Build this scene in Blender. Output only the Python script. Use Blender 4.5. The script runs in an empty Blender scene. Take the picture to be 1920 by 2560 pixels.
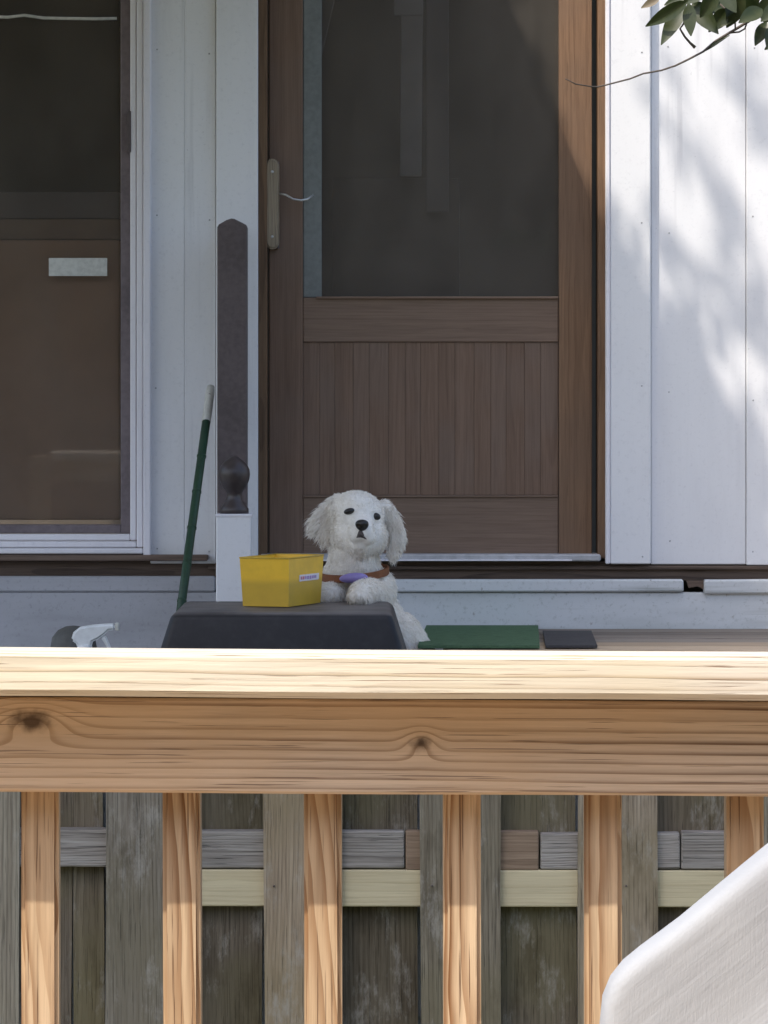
import bpy, bmesh, math, random
import numpy as np
from mathutils import Vector, Matrix, noise as mnoise

R = math.radians
random.seed(7); rng = np.random.default_rng(11)
scene = bpy.context.scene
COL = scene.collection

# ------------------------------------------------------------------ camera
F = 9600.0            # focal length in photograph pixels (1920 x 2560)
ZC = 1.6              # eye height
HOR = 1000.0          # horizon row in the photograph
cam_d = bpy.data.cameras.new('camera'); cam = bpy.data.objects.new('camera', cam_d); COL.objects.link(cam)
cam_d.sensor_fit = 'VERTICAL'; cam_d.sensor_height = 36.0; cam_d.lens = 36.0 * F / 2560.0
cam_d.shift_y = (HOR - 1280.0) / 2560.0
cam_d.clip_start = 0.05; cam_d.clip_end = 2000
cam.location = (0, 0, ZC); cam.rotation_euler = (R(90), 0, 0)
scene.camera = cam
# ------------------------------------------------------------------ light
EL, AZ = R(57), R(40)          # sun: high, in front of the wall and to the left
SUN = Vector((-math.sin(AZ) * math.cos(EL), -math.cos(AZ) * math.cos(EL), math.sin(EL)))
world = bpy.data.worlds.new('World'); scene.world = world; world.use_nodes = True
wn = world.node_tree; wn.nodes.clear()
sky = wn.nodes.new('ShaderNodeTexSky'); sky.sky_type = 'NISHITA'; sky.sun_disc = False
sky.sun_elevation = EL; sky.sun_rotation = math.atan2(SUN.x, SUN.y); sky.air_density = 1.0; sky.dust_density = 2.6; sky.ozone_density = 1.0
bg = wn.nodes.new('ShaderNodeBackground'); bg.inputs[1].default_value = 0.15
wo = wn.nodes.new('ShaderNodeOutputWorld'); wn.links.new(sky.outputs[0], bg.inputs[0]); wn.links.new(bg.outputs[0], wo.inputs[0])
sl = bpy.data.lights.new('sun', 'SUN'); sl.energy = 2.35; sl.angle = R(0.53); sl.color = (1.0, 0.925, 0.81)
so = bpy.data.objects.new('sun', sl); COL.objects.link(so)
so.rotation_euler = SUN.to_track_quat('Z', 'Y').to_euler(); so.location = (-4, -2, 9)
scene.view_settings.view_transform = 'Standard'; scene.view_settings.look = 'None'
scene.view_settings.exposure = 0.98; scene.view_settings.gamma = 1.0
scene.view_settings.use_curve_mapping = False

# ------------------------------------------------------------------ helpers
def fx(px, Y): return (px - 960.0) * Y / F
def fz(py, Y): return ZC + (HOR - py) * Y / F
def P(px, py, Y): return Vector((fx(px, Y), Y, fz(py, Y)))
WL = {}                                   # world position of every object that is a parent
def link(o, parent=None, loc=(0, 0, 0)):
    COL.objects.link(o); loc = Vector(loc); WL[o] = loc
    if parent is not None:
        o.parent = parent; o.location = loc - WL[parent]
    else: o.location = loc
    return o
def empty(name, loc): 
    o = bpy.data.objects.new(name, None); o.empty_display_size = 0.1
    return link(o, None, loc)
def tag(o, label=None, cat=None, group=None, kind=None):
    if label: o['label'] = label
    if cat: o['category'] = cat
    if group: o['group'] = group
    if kind: o['kind'] = kind
    return o
def from_bm(name, bm, m, parent=None, loc=(0, 0, 0), smooth=False):
    me = bpy.data.meshes.new(name); bm.normal_update(); bm.to_mesh(me); bm.free()
    if smooth:
        for p in me.polygons: p.use_smooth = True
    if m: me.materials.append(m)
    return link(bpy.data.objects.new(name, me), parent, loc)
def from_py(name, v, f, m, parent=None, loc=(0, 0, 0), smooth=False):
    me = bpy.data.meshes.new(name); me.from_pydata([tuple(a) for a in v], [], f); me.update()
    if smooth:
        for p in me.polygons: p.use_smooth = True
    if m: me.materials.append(m)
    return link(bpy.data.objects.new(name, me), parent, loc)
def bm_box(bm, x0, x1, y0, y1, z0, z1, bev=0.0, seg=1):
    vs = [bm.verts.new((x, y, z)) for x in (x0, x1) for y in (y0, y1) for z in (z0, z1)]
    idx = [(0, 1, 3, 2), (4, 6, 7, 5), (0, 4, 5, 1), (2, 3, 7, 6), (0, 2, 6, 4), (1, 5, 7, 3)]
    fs = [bm.faces.new([vs[i] for i in q]) for q in idx]
    if bev > 0:
        es = list({e for f_ in fs for e in f_.edges})
        bmesh.ops.bevel(bm, geom=es, offset=bev, segments=seg, profile=0.5, affect='EDGES')
def box(name, x0, x1, y0, y1, z0, z1, m, parent=None, bev=0.002, seg=1):
    c = Vector(((x0 + x1) / 2, (y0 + y1) / 2, (z0 + z1) / 2)); bm = bmesh.new()
    hx, hy, hz = abs(x1 - x0) / 2, abs(y1 - y0) / 2, abs(z1 - z0) / 2
    bm_box(bm, -hx, hx, -hy, hy, -hz, hz, min(bev, 0.4 * min(hx, hy, hz)), seg)
    bmesh.ops.recalc_face_normals(bm, faces=bm.faces)
    return from_bm(name, bm, m, parent, c)
def pbox(name, p0, p1, q0, q1, y0, y1, m, parent=None, bev=0.002, seg=1):
    """box whose FRONT face (at depth y0) covers columns p0..p1 and rows q0..q1 of the photograph"""
    return box(name, fx(p0, y0), fx(p1, y0), y0, y1, fz(q1, y0), fz(q0, y0), m, parent, bev, seg)
def bm_tube(bm, pts, rad, n=8, cap=True):
    pts = [Vector(p) for p in pts]
    if not hasattr(rad, '__len__'): rad = [rad] * len(pts)
    rings = []; prev = None
    for i, p in enumerate(pts):
        t = (pts[min(i + 1, len(pts) - 1)] - pts[max(i - 1, 0)]).normalized()
        a = prev if prev is not None else (Vector((0, 0, 1)) if abs(t.z) < .9 else Vector((1, 0, 0)))
        u = (a - t * a.dot(t)).normalized(); w = t.cross(u); prev = u
        rings.append([bm.verts.new(p + (u * math.cos(2 * math.pi * k / n) + w * math.sin(2 * math.pi * k / n)) * rad[i]) for k in range(n)])
    for a, b in zip(rings[:-1], rings[1:]):
        for k in range(n): bm.faces.new((a[k], a[(k + 1) % n], b[(k + 1) % n], b[k]))
    if cap: bm.faces.new(rings[0][::-1]); bm.faces.new(rings[-1])
def tube(name, pts, rad, m, parent=None, n=8, smooth=True):
    c = Vector(pts[0]); bm = bmesh.new(); bm_tube(bm, [Vector(p) - c for p in pts], rad, n)
    return from_bm(name, bm, m, parent, c, smooth)
def lathe(name, prof, m, parent, loc, n=32):
    v, f = [], []
    for r, z in prof:
        for k in range(n): v.append((r * math.cos(2 * math.pi * k / n), r * math.sin(2 * math.pi * k / n), z))
    for i in range(len(prof) - 1):
        for k in range(n): f.append((i * n + k, i * n + (k + 1) % n, (i + 1) * n + (k + 1) % n, (i + 1) * n + k))
    f.append(tuple(range(n))[::-1]); f.append(tuple((len(prof) - 1) * n + k for k in range(n)))
    return from_py(name, v, f, m, parent, loc, True)

# ------------------------------------------------------------------ materials
class Mat:
    def __init__(s, name, rough=0.6, spec=0.3):
        s.m = bpy.data.materials.new(name); s.m.use_nodes = True; s.t = s.m.node_tree
        s.b = s.t.nodes['Principled BSDF']; s.b.inputs['Roughness'].default_value = rough
        s.b.inputs['Specular IOR Level'].default_value = spec
        s.tc = s.t.nodes.new('ShaderNodeTexCoord'); s.oi = s.t.nodes.new('ShaderNodeObjectInfo')
    def n(s, typ, **k):
        o = s.t.nodes.new(typ)
        for a, b in k.items(): setattr(o, a, b)
        return o
    def put(s, sock, v):
        if isinstance(v, bpy.types.NodeSocket): s.t.links.new(v, sock)
        elif isinstance(v, (tuple, list)) and len(v) == 3 and sock.type == 'RGBA': sock.default_value = (*v, 1)
        else: sock.default_value = v
    def ma(s, op, a, b=0.0, c=0.0, clamp=False):
        o = s.n('ShaderNodeMath', operation=op, use_clamp=clamp)
        for i, v in enumerate((a, b, c)): s.put(o.inputs[i], v)
        return o.outputs[0]
    def mr(s, v, a, b, c=0.0, d=1.0, smooth=True):
        o = s.n('ShaderNodeMapRange', interpolation_type='SMOOTHSTEP' if smooth else 'LINEAR')
        for i, x in enumerate((v, a, b, c, d)): s.put(o.inputs[i], x)
        return o.outputs[0]
    def mix(s, f, a, b, blend='MIX'):
        o = s.n('ShaderNodeMix', data_type='RGBA', blend_type=blend)
        s.put(o.inputs[0], f); s.put(o.inputs[6], a); s.put(o.inputs[7], b)
        return o.outputs[2]
    def noise(s, co, sc, det=4, rough=0.55, dist=0.0, out=0):
        o = s.n('ShaderNodeTexNoise'); s.t.links.new(co, o.inputs['Vector'])
        o.inputs['Scale'].default_value = sc; o.inputs['Detail'].default_value = det
        o.inputs['Roughness'].default_value = rough; o.inputs['Distortion'].default_value = dist
        return o.outputs[out]
    def xyz(s, v):
        o = s.n('ShaderNodeSeparateXYZ'); s.t.links.new(v, o.inputs[0]); return o.outputs
    def comb(s, x, y, z):
        o = s.n('ShaderNodeCombineXYZ')
        for i, v in enumerate((x, y, z)): s.put(o.inputs[i], v)
        return o.outputs[0]
    def co(s, sc=(1, 1, 1), shift=23.0):
        """object coordinates, scaled, shifted by the object's own random number"""
        o = s.n('ShaderNodeVectorMath', operation='MULTIPLY'); s.t.links.new(s.tc.outputs['Object'], o.inputs[0]); o.inputs[1].default_value = sc
        w = s.ma('MULTIPLY', s.oi.outputs['Random'], shift)
        a = s.n('ShaderNodeVectorMath', operation='ADD'); s.t.links.new(o.outputs[0], a.inputs[0]); s.t.links.new(s.comb(w, w, w), a.inputs[1])
        return a.outputs[0]
    def bump(s, h, strength=0.4, dist=0.002):
        o = s.n('ShaderNodeBump'); s.put(o.inputs['Height'], h); o.inputs['Strength'].default_value = strength; o.inputs['Distance'].default_value = dist
        s.t.links.new(o.outputs[0], s.b.inputs['Normal'])
    def col(s, c): s.put(s.b.inputs['Base Color'], c); return s

def wood(name, light, dark, axis='x', freq=170., ring=0.8, rough=0.75, wob=0.012, pith=(0.03, 0.05), tilt=0.03,
         fibre=0.35, tint=None, tint_amt=0.4, crack=0.5, crack_col=None, knots=(), vary=0.25, bump=0.5, power=3.0, wl=1.6, uoff=0.0, hue=0.0):
    s = Mat(name, rough, 0.25)
    o = s.xyz(s.tc.outputs['Object'])
    if axis == 'x': l, u, v, ls = o[0], o[2], o[1], (0, 2, 1)
    else: l, u, v, ls = o[2], o[0], o[1], (2, 0, 1)
    rnd = s.oi.outputs['Random']
    sc = [6, 6, 6]; sc[ls[0]] = wl
    nz = s.xyz(s.noise(s.co(sc), 1.0, 3, 0.5, out=1))
    r1 = s.ma('FRACT', s.ma('MULTIPLY', rnd, 17.3)); r2 = s.ma('FRACT', s.ma('MULTIPLY', rnd, 71.7)); r3 = s.ma('FRACT', s.ma('MULTIPLY', rnd, 133.1))
    u0 = s.ma('ADD', s.ma('MULTIPLY', s.ma('SUBTRACT', r1, 0.5), pith[0] * 2), s.ma('MULTIPLY', s.ma('MULTIPLY', l, s.ma('SUBTRACT', r2, 0.5)), tilt * 2))
    u0 = s.ma('ADD', u0, uoff)
    v0 = s.ma('MULTIPLY_ADD', r3, 0.6, 0.4)
    v0 = s.ma('MULTIPLY', v0, pith[1])
    uu = s.ma('ADD', s.ma('SUBTRACT', u, u0), s.ma('MULTIPLY', s.ma('SUBTRACT', nz[0], 0.5), wob * 2))
    vv = s.ma('ADD', s.ma('SUBTRACT', v, v0), s.ma('MULTIPLY', s.ma('SUBTRACT', nz[1], 0.5), wob * 2))
    rr = s.ma('SQRT', s.ma('ADD', s.ma('MULTIPLY', uu, uu), s.ma('MULTIPLY', vv, vv)))
    kd = None
    for (kl, ku, rad, amp, squash) in knots:
        dl = s.ma('MULTIPLY', s.ma('SUBTRACT', l, kl), 1.0 / squash); du = s.ma('SUBTRACT', u, ku)
        d2 = s.ma('ADD', s.ma('MULTIPLY', dl, dl), s.ma('MULTIPLY', du, du))
        g = s.ma('EXPONENT', s.ma('MULTIPLY', d2, -1.0 / (rad * rad)))
        rr = s.ma('ADD', rr, s.ma('MULTIPLY', g, amp))
        d = s.ma('ADD', s.ma('SQRT', d2), s.ma('MULTIPLY', s.ma('SUBTRACT', s.noise(s.co((60, 60, 60)), 1.0, 3), 0.5), rad * 0.9))
        k = s.mr(d, rad * 0.75, rad * 0.12)
        kd = k if kd is None else s.ma('MAXIMUM', kd, k)
    f = s.ma('FRACT', s.ma('MULTIPLY', rr, freq))
    wn_ = s.n('ShaderNodeTexWhiteNoise', noise_dimensions='1D'); s.t.links.new(s.ma('FLOOR', s.ma('MULTIPLY', rr, freq)), wn_.inputs['W'])
    late = s.ma('MULTIPLY', s.ma('POWER', s.mr(f, 0.15, 0.93), power), s.mr(f, 1.0, 0.95, 0.0, 1.0))
    late = s.ma('MULTIPLY', late, s.ma('MULTIPLY_ADD', wn_.outputs['Value'], 0.6, 0.5))
    fs = [230, 230, 230]; fs[ls[0]] = 7
    fib = s.noise(s.co(fs), 1.0, 5, 0.65)
    fs2 = [46, 46, 46]; fs2[ls[0]] = 1.5
    fib2 = s.noise(s.co(fs2), 1.0, 4, 0.6)
    big = s.noise(s.co((3, 3, 3)), 1.0, 3, 0.5)
    amt = s.ma('MULTIPLY', late, s.ma('MULTIPLY', s.mr(fib2, 0.3, 0.7, 0.7, 1.0), ring), clamp=True)
    c = s.mix(amt, light, dark)
    c = s.mix(s.mr(fib, 0.35, 0.72, 0.0, fibre), c, s.mix(1.0, c, (0.45, 0.42, 0.40), 'MULTIPLY'))
    c = s.mix(s.mr(fib2, 0.3, 0.75, 0.0, fibre), c, s.mix(1.0, c, (0.62, 0.58, 0.55), 'MULTIPLY'))
    if tint: c = s.mix(s.mr(big, 0.42, 0.66, 0.0, tint_amt), c, tint)
    if kd is not None:
        c = s.mix(s.ma('MULTIPLY', kd, 0.92), c, tuple(0.3 * a for a in dark))
    cs = [620, 620, 620]; cs[ls[0]] = 7.0
    cn = s.noise(s.co(cs, 41.0), 1.0, 2, 0.5)
    ck = s.ma('MULTIPLY', s.mr(cn, 0.64, 0.68), crack)
    c = s.mix(ck, c, crack_col or tuple(0.25 * a for a in dark))
    br = s.ma('ADD', s.ma('MULTIPLY', s.ma('SUBTRACT', r2, 0.5), vary * 2), 1.0)
    c = s.mix(1.0, c, s.comb(br, br, br), 'MULTIPLY')
    if hue: c = s.mix(s.ma('MULTIPLY', r1, hue), c, s.mix(1.0, c, s.mix(r3, (1.0, 0.82, 0.66), (0.92, 0.93, 0.80)), 'MULTIPLY'))
    if hue: c = s.mix(s.mr(s.noise(s.co((9, 9, 3.2), 77.), 1.0, 5, 0.65), 0.5, 0.68, 0.0, 0.6), c, s.mix(1.0, c, (0.45, 0.42, 0.36), 'MULTIPLY'))
    if hue: c = s.mix(s.mr(s.noise(s.co((14, 14, 5), 29.), 1.0, 6, 0.75), 0.52, 0.72, 0.0, 0.55), c, (0.46, 0.44, 0.40))
    s.col(c)
    h = s.ma('SUBTRACT', s.ma('MULTIPLY', fib, 0.6), s.ma('MULTIPLY', ck, 1.2))
    h = s.ma('ADD', h, s.ma('MULTIPLY', late, 0.35))
    s.bump(h, bump, 0.0015)
    return s.m

def paint(name, c, dirt=(0.35, 0.36, 0.36), amt=0.25, rough=0.55, grain='z', chips=0.0, chip_col=(0.2, 0.16, 0.13), spec=0.3):
    s = Mat(name, rough, spec)
    a = s.noise(s.co((5, 5, 1.2) if grain == 'z' else (1.2, 5, 5)), 1.0, 5, 0.6)
    b = s.noise(s.co((90, 90, 90)), 1.0, 4, 0.7)
    g = s.noise(s.co((160, 160, 6) if grain == 'z' else (6, 160, 160)), 1.0, 4, 0.6)
    k = s.mix(s.mr(a, 0.45, 0.8, 0.0, amt), c, dirt)
    k = s.mix(s.mr(b, 0.52, 0.78, 0.0, amt * 0.9), k, dirt)
    if chips:
        ch = s.mr(s.noise(s.co((35, 35, 22), 31.), 1.0, 5, 0.7), 0.66, 0.69)
        k = s.mix(s.ma('MULTIPLY', ch, chips), k, chip_col)
    dr = s.noise(s.co((38, 38, 1.6) if grain == 'z' else (1.6, 38, 38), 91.), 1.0, 4, 0.6); big = s.noise(s.co((2.2, 2.2, 1.4), 13.), 1.0, 3)
    k = s.mix(s.ma('MULTIPLY', s.mr(dr, 0.5, 0.75), s.mr(big, 0.4, 0.65, 0.05, amt * 1.6)), k, dirt)
    sp = s.ma('MULTIPLY', s.mr(s.noise(s.co((85, 85, 60), 57.), 1.0, 3, 0.6), 0.70, 0.73), s.mr(big, 0.5, 0.62))
    k = s.mix(s.ma('MULTIPLY', sp, amt * 1.3), k, tuple(0.4 * x for x in dirt))
    s.col(k); s.bump(s.ma('ADD', s.ma('MULTIPLY', g, 0.6), s.ma('MULTIPLY', b, 0.5)), 0.25, 0.0012)
    return s.m

def plain(name, c, rough=0.5, spec=0.4, var=0.2, sc=40, bump=0.15, metal=0.0, c2=None):
    s = Mat(name, rough, spec); s.b.inputs['Metallic'].default_value = metal
    a = s.noise(s.co((sc, sc, sc)), 1.0, 5, 0.6); b = s.noise(s.co((sc * .12,) * 3), 1.0, 3)
    d = c2 or tuple(x * 0.45 for x in c)
    s.col(s.mix(s.mr(s.ma('ADD', s.ma('MULTIPLY', a, 0.6), s.ma('MULTIPLY', b, 0.4)), 0.35, 0.7, 0.0, var * 2), c, d))
    s.bump(a, bump, 0.001)
    return s.m

def glass(name, tint=(0.82, 0.84, 0.84), dust=0.04):
    s = Mat(name); t = s.t; t.nodes.remove(s.b); out = [n for n in t.nodes if n.type == 'OUTPUT_MATERIAL'][0]
    tr = s.n('ShaderNodeBsdfTransparent'); tr.inputs[0].default_value = (*tint, 1)
    gl = s.n('ShaderNodeBsdfGlossy'); gl.inputs['Roughness'].default_value = 0.02
    df = s.n('ShaderNodeBsdfDiffuse'); df.inputs[0].default_value = (0.5, 0.44, 0.375, 1)
    fr = s.n('ShaderNodeFresnel'); fr.inputs[0].default_value = 1.6
    m1 = s.n('ShaderNodeMixShader'); m2 = s.n('ShaderNodeMixShader')
    t.links.new(fr.outputs[0], m1.inputs[0]); t.links.new(tr.outputs[0], m1.inputs[1]); t.links.new(gl.outputs[0], m1.inputs[2])
    d = s.mr(s.noise(s.co((5, 5, 2.5)), 1.0, 6, 0.7), 0.3, 0.75, dust * 0.75, dust * 1.45)
    t.links.new(d, m2.inputs[0]); t.links.new(m1.outputs[0], m2.inputs[1]); t.links.new(df.outputs[0], m2.inputs[2])
    t.links.new(m2.outputs[0], out.inputs[0])
    return s.m

M = {}
M['white'] = paint('white_paint', (0.79, 0.79, 0.81), (0.45, 0.45, 0.48), 0.28)
M['white_trim'] = paint('white_trim_paint', (0.80, 0.78, 0.82), (0.42, 0.41, 0.46), 0.25, 0.45)
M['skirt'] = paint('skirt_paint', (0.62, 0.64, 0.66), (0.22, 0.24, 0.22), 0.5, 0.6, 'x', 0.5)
M['skirtd'] = paint('left_skirt_paint', (0.40, 0.40, 0.425), (0.16, 0.16, 0.16), 0.5, 0.6, 'x', 0.2)  # tone of the left skirt, darker than the right
M['sill'] = wood('brown_sill_wood', (0.16, 0.115, 0.09), (0.06, 0.042, 0.035), 'x', 150, 0.6)
M['door'] = wood('door_wood', (0.22, 0.143, 0.102), (0.155, 0.10, 0.072), 'z', 160, 0.45, 0.6, fibre=0.4, crack=0.2, vary=0.025, tint=(0.185, 0.14, 0.115), bump=0.3)
M['door_h'] = wood('door_rail_wood', (0.235, 0.162, 0.12), (0.15, 0.10, 0.074), 'x', 160, 0.4, 0.6, fibre=0.35, crack=0.2, vary=0.06, bump=0.3)
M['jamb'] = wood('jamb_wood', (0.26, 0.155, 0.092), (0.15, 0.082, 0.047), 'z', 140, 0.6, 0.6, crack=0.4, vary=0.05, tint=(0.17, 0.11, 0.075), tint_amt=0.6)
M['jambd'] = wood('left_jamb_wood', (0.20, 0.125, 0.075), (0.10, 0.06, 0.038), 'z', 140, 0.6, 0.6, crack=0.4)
M['finial'] = plain('finial_stain', (0.055, 0.042, 0.042), 0.4, 0.5, 0.3, 60, 0.2)
M['post'] = plain('dark_brown_stain', (0.125, 0.098, 0.098), 0.55, 0.4, 0.3, 60, 0.3)
M['handle'] = wood('handle_wood', (0.42, 0.35, 0.26), (0.22, 0.17, 0.12), 'z', 300, 0.6, 0.6, crack=0.6)
M['glass'] = glass('door_glass', (0.74, 0.73, 0.72), 0.105)
M['wglass'] = glass('window_glass', (0.86, 0.85, 0.84), 0.075)
M['strip'] = plain('grey_green_strip', (0.20, 0.215, 0.21), 0.6, 0.3, 0.25, 60)
M['sash'] = plain('sash_mauve', (0.20, 0.165, 0.175), 0.5, 0.3, 0.3, 60)
s = Mat('black_plastic', 0.5, 0.35)
ge = s.n('ShaderNodeNewGeometry'); up = s.mr(s.xyz(ge.outputs['Normal'])[2], 0.55, 0.95)
nn_ = s.noise(s.co((30, 30, 30)), 1.0, 5, 0.65); n2_ = s.noise(s.co((6, 6, 6)), 1.0, 4)
dust = s.ma('MULTIPLY', up, s.mr(n2_, 0.3, 0.65, 0.35, 1.0))
c_ = s.mix(s.mr(nn_, 0.4, 0.75, 0, .6), (0.014, 0.0135, 0.017), (0.030, 0.029, 0.033)); s.col(s.mix(dust, c_, (0.16, 0.145, 0.14))); s.bump(nn_, 0.3, .001); M['black'] = s.m
s = Mat('yellow_plastic', 0.4, 0.4)
nn_ = s.noise(s.co((22, 22, 22)), 1.0, 5, 0.6); zz = s.xyz(s.tc.outputs['Object'])[2]
c_ = s.mix(s.mr(nn_, 0.35, 0.7, 0, .35), (0.88, 0.54, 0.045), (0.62, 0.37, 0.04))
lowr = s.mr(s.ma('ADD', zz, s.ma('MULTIPLY', nn_, 0.02)), 0.082, 0.062)     # see-through plastic: the filling shows darker
s.col(s.mix(s.ma('MULTIPLY', lowr, 0.5), c_, (0.34, 0.24, 0.045))); s.bump(nn_, 0.15, .001); M['yellow'] = s.m
M['metal'] = plain('wire_metal', (0.55, 0.55, 0.55), 0.35, 0.5, 0.2, 50, 0.1, 0.7)
M['pale_strip'] = plain('pale_label', (0.8, 0.76, 0.8), 0.5, 0.3, 0.1, 60)
M['ink'] = plain('label_ink', (0.42, 0.30, 0.55), 0.5, 0.3, 0.1, 60)
M['inkr'] = plain('label_ink_red', (0.62, 0.22, 0.28), 0.5, 0.3, 0.1, 60)
M['green'] = plain('green_outdoor_carpet', (0.10, 0.175, 0.10), 0.95, 0.1, 0.35, 260, 0.8)
M['rubber'] = plain('black_rubber_mat', (0.075, 0.072, 0.075), 0.85, 0.2, 0.3, 160, 0.6)
M['pole'] = plain('green_pole_coating', (0.022, 0.065, 0.035), 0.45, 0.4, 0.3, 60, 0.4)
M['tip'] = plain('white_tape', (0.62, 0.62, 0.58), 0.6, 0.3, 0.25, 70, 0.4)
M['thresh'] = plain('threshold_grey', (0.50, 0.50, 0.52), 0.4, 0.4, 0.3, 40)
M['sprayw'] = plain('white_plastic', (0.74, 0.77, 0.80), 0.35, 0.5, 0.15, 50)
M['darkball'] = plain('grey_rubber', (0.10, 0.10, 0.095), 0.6, 0.3, 0.3, 40)
# new pressure-treated pine of the railing
M['cap'] = wood('bleached_pine_cap', (0.73, 0.665, 0.555), (0.38, 0.275, 0.175), 'x', 190, 0.9, pith=(0.0, 0.03), tilt=0.006, wob=0.006, wl=0.6, fibre=0.3, crack=0.75, uoff=0.05, power=4,
                crack_col=(0.22, 0.12, 0.07), tint=(0.76, 0.66, 0.42), tint_amt=0.3, vary=0.0)
RX = lambda px: fx(px, 3.69)
M['rail'] = wood('pine_rail_face', (0.71, 0.56, 0.41), (0.22, 0.13, 0.075), 'x', 105, 1.0, pith=(0.0, 0.012), tilt=0.0, wob=0.010, wl=0.8, fibre=0.4, crack=0.6, power=4.0, uoff=0.068,
                 knots=((RX(78), 0.022, 0.019, 0.026, 1.9), (RX(1052), 0.004, 0.014, 0.016, 1.1)), tint=(0.62, 0.42, 0.24), tint_amt=0.5, vary=0.0, crack_col=(0.10, 0.05, 0.03))
M['bal'] = wood('pine_baluster', (0.67, 0.505, 0.33), (0.28, 0.135, 0.055), 'z', 165, 1.0, pith=(0.024, 0.03), tilt=0.06, wob=0.012, wl=2.6, fibre=0.5, crack=0.8, vary=0.08,
                tint=(0.54, 0.36, 0.20), tint_amt=0.4, power=1.3, crack_col=(0.12, 0.06, 0.03))
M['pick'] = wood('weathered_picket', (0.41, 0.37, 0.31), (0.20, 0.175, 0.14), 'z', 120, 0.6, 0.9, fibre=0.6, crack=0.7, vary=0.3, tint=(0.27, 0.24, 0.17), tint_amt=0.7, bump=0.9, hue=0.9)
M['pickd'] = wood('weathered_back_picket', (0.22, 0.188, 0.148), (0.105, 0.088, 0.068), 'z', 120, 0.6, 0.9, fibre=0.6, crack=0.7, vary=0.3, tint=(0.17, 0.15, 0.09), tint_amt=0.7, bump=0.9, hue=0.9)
M['oldrail'] = wood('grey_weathered_rail', (0.40, 0.375, 0.35), (0.19, 0.175, 0.16), 'x', 260, 0.8, 0.9, fibre=0.6, crack=0.9, vary=0.12, bump=1.0, crack_col=(0.04, 0.04, 0.04))
M['brownrail'] = wood('brown_rail_block', (0.34, 0.25, 0.18), (0.19, 0.13, 0.09), 'x', 150, 0.5, 0.85, fibre=0.5, crack=0.4)
M['newrail'] = wood('pale_new_rail', (0.66, 0.58, 0.39), (0.52, 0.43, 0.27), 'x', 120, 0.4, 0.75, fibre=0.18, crack=0.2, vary=0.05)
M['plank'] = wood('grey_deck_plank', (0.27, 0.235, 0.20), (0.15, 0.125, 0.10), 'x', 130, 0.6, 0.85, fibre=0.5, crack=0.7)
M['fascia'] = wood('tan_fascia', (0.52, 0.40, 0.28), (0.34, 0.24, 0.15), 'x', 130, 0.5, 0.8, fibre=0.4, crack=0.5)
M['bark'] = plain('bark', (0.13, 0.10, 0.08), 0.9, 0.2, 0.4, 50, 1.0)
M['twig'] = plain('twig_bark', (0.12, 0.10, 0.085), 0.85, 0.2, 0.3, 90, 0.5)
def leafmat(name, c, c2):
    s = Mat(name, 0.38, 0.45)
    v = s.noise(s.co((40, 40, 40)), 1.0, 4, 0.6)
    s.col(s.mix(s.mr(v, 0.35, 0.7), c, c2)); s.bump(v, 0.2, 0.001)
    tr = s.n('ShaderNodeBsdfTranslucent'); tr.inputs[0].default_value = (c[0] * 1.6, c[1] * 1.8, c[2], 1)
    mx = s.n('ShaderNodeMixShader'); mx.inputs[0].default_value = 0.16
    out = [n for n in s.t.nodes if n.type == 'OUTPUT_MATERIAL'][0]
    s.t.links.new(s.b.outputs[0], mx.inputs[1]); s.t.links.new(tr.outputs[0], mx.inputs[2]); s.t.links.new(mx.outputs[0], out.inputs[0])
    return s.m
M['leaf'] = leafmat('leaf_green', (0.030, 0.043, 0.014), (0.050, 0.060, 0.022))
M['deadleaf'] = leafmat('leaf_brown', (0.16, 0.12, 0.075), (0.22, 0.18, 0.12))
s = Mat('cream_fur', 0.8, 0.15); nn_ = s.noise(s.co((50, 50, 50)), 1.0, 4)
c_ = s.mix(s.mr(nn_, 0.4, 0.7, 0, .6), (0.93, 0.90, 0.85), (0.80, 0.75, 0.68)); s.col(c_)
tr = s.n('ShaderNodeBsdfTranslucent'); s.t.links.new(c_, tr.inputs[0]); mx = s.n('ShaderNodeMixShader'); mx.inputs[0].default_value = 0.45
s.t.links.new(s.b.outputs[0], mx.inputs[1]); s.t.links.new(tr.outputs[0], mx.inputs[2]); s.t.links.new(mx.outputs[0], [n for n in s.t.nodes if n.type == 'OUTPUT_MATERIAL'][0].inputs[0]); M['fur'] = s.m
M['skin'] = plain('dog_underfur', (0.90, 0.87, 0.82), 0.9, 0.1, 0.15, 60, 0.3)
M['nose'] = plain('dog_nose', (0.012, 0.011, 0.011), 0.35, 0.5, 0.2, 200, 0.4)
M['lip'] = plain('dog_lip', (0.115, 0.10, 0.10), 0.75, 0.3, 0.3, 100, 0.3)
M['collar'] = plain('brown_leather', (0.23, 0.085, 0.035), 0.6, 0.3, 0.25, 60, 0.3)
M['purple'] = plain('purple_tag', (0.30, 0.24, 0.55), 0.3, 0.5, 0.15, 60, 0.1)
M['cover'] = None
s = Mat('cover_fabric', 0.85, 0.15)
w1 = s.noise(s.co((700, 700, 120)), 1.0, 2); w2 = s.noise(s.co((9, 9, 9)), 1.0, 4)
s.col(s.mix(s.mr(w2, 0.35, 0.7), (0.40, 0.40, 0.40), (0.47, 0.47, 0.465))); o_ = s.xyz(s.tc.outputs['Object']); w3 = s.noise(s.comb(s.ma('MULTIPLY', s.ma('ADD', o_[0], o_[2]), 4.0), s.ma('MULTIPLY', s.ma('SUBTRACT', o_[2], s.ma('MULTIPLY', o_[0], 0.82)), 70.0), 0.0), 1.0, 5, 0.65)
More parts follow.
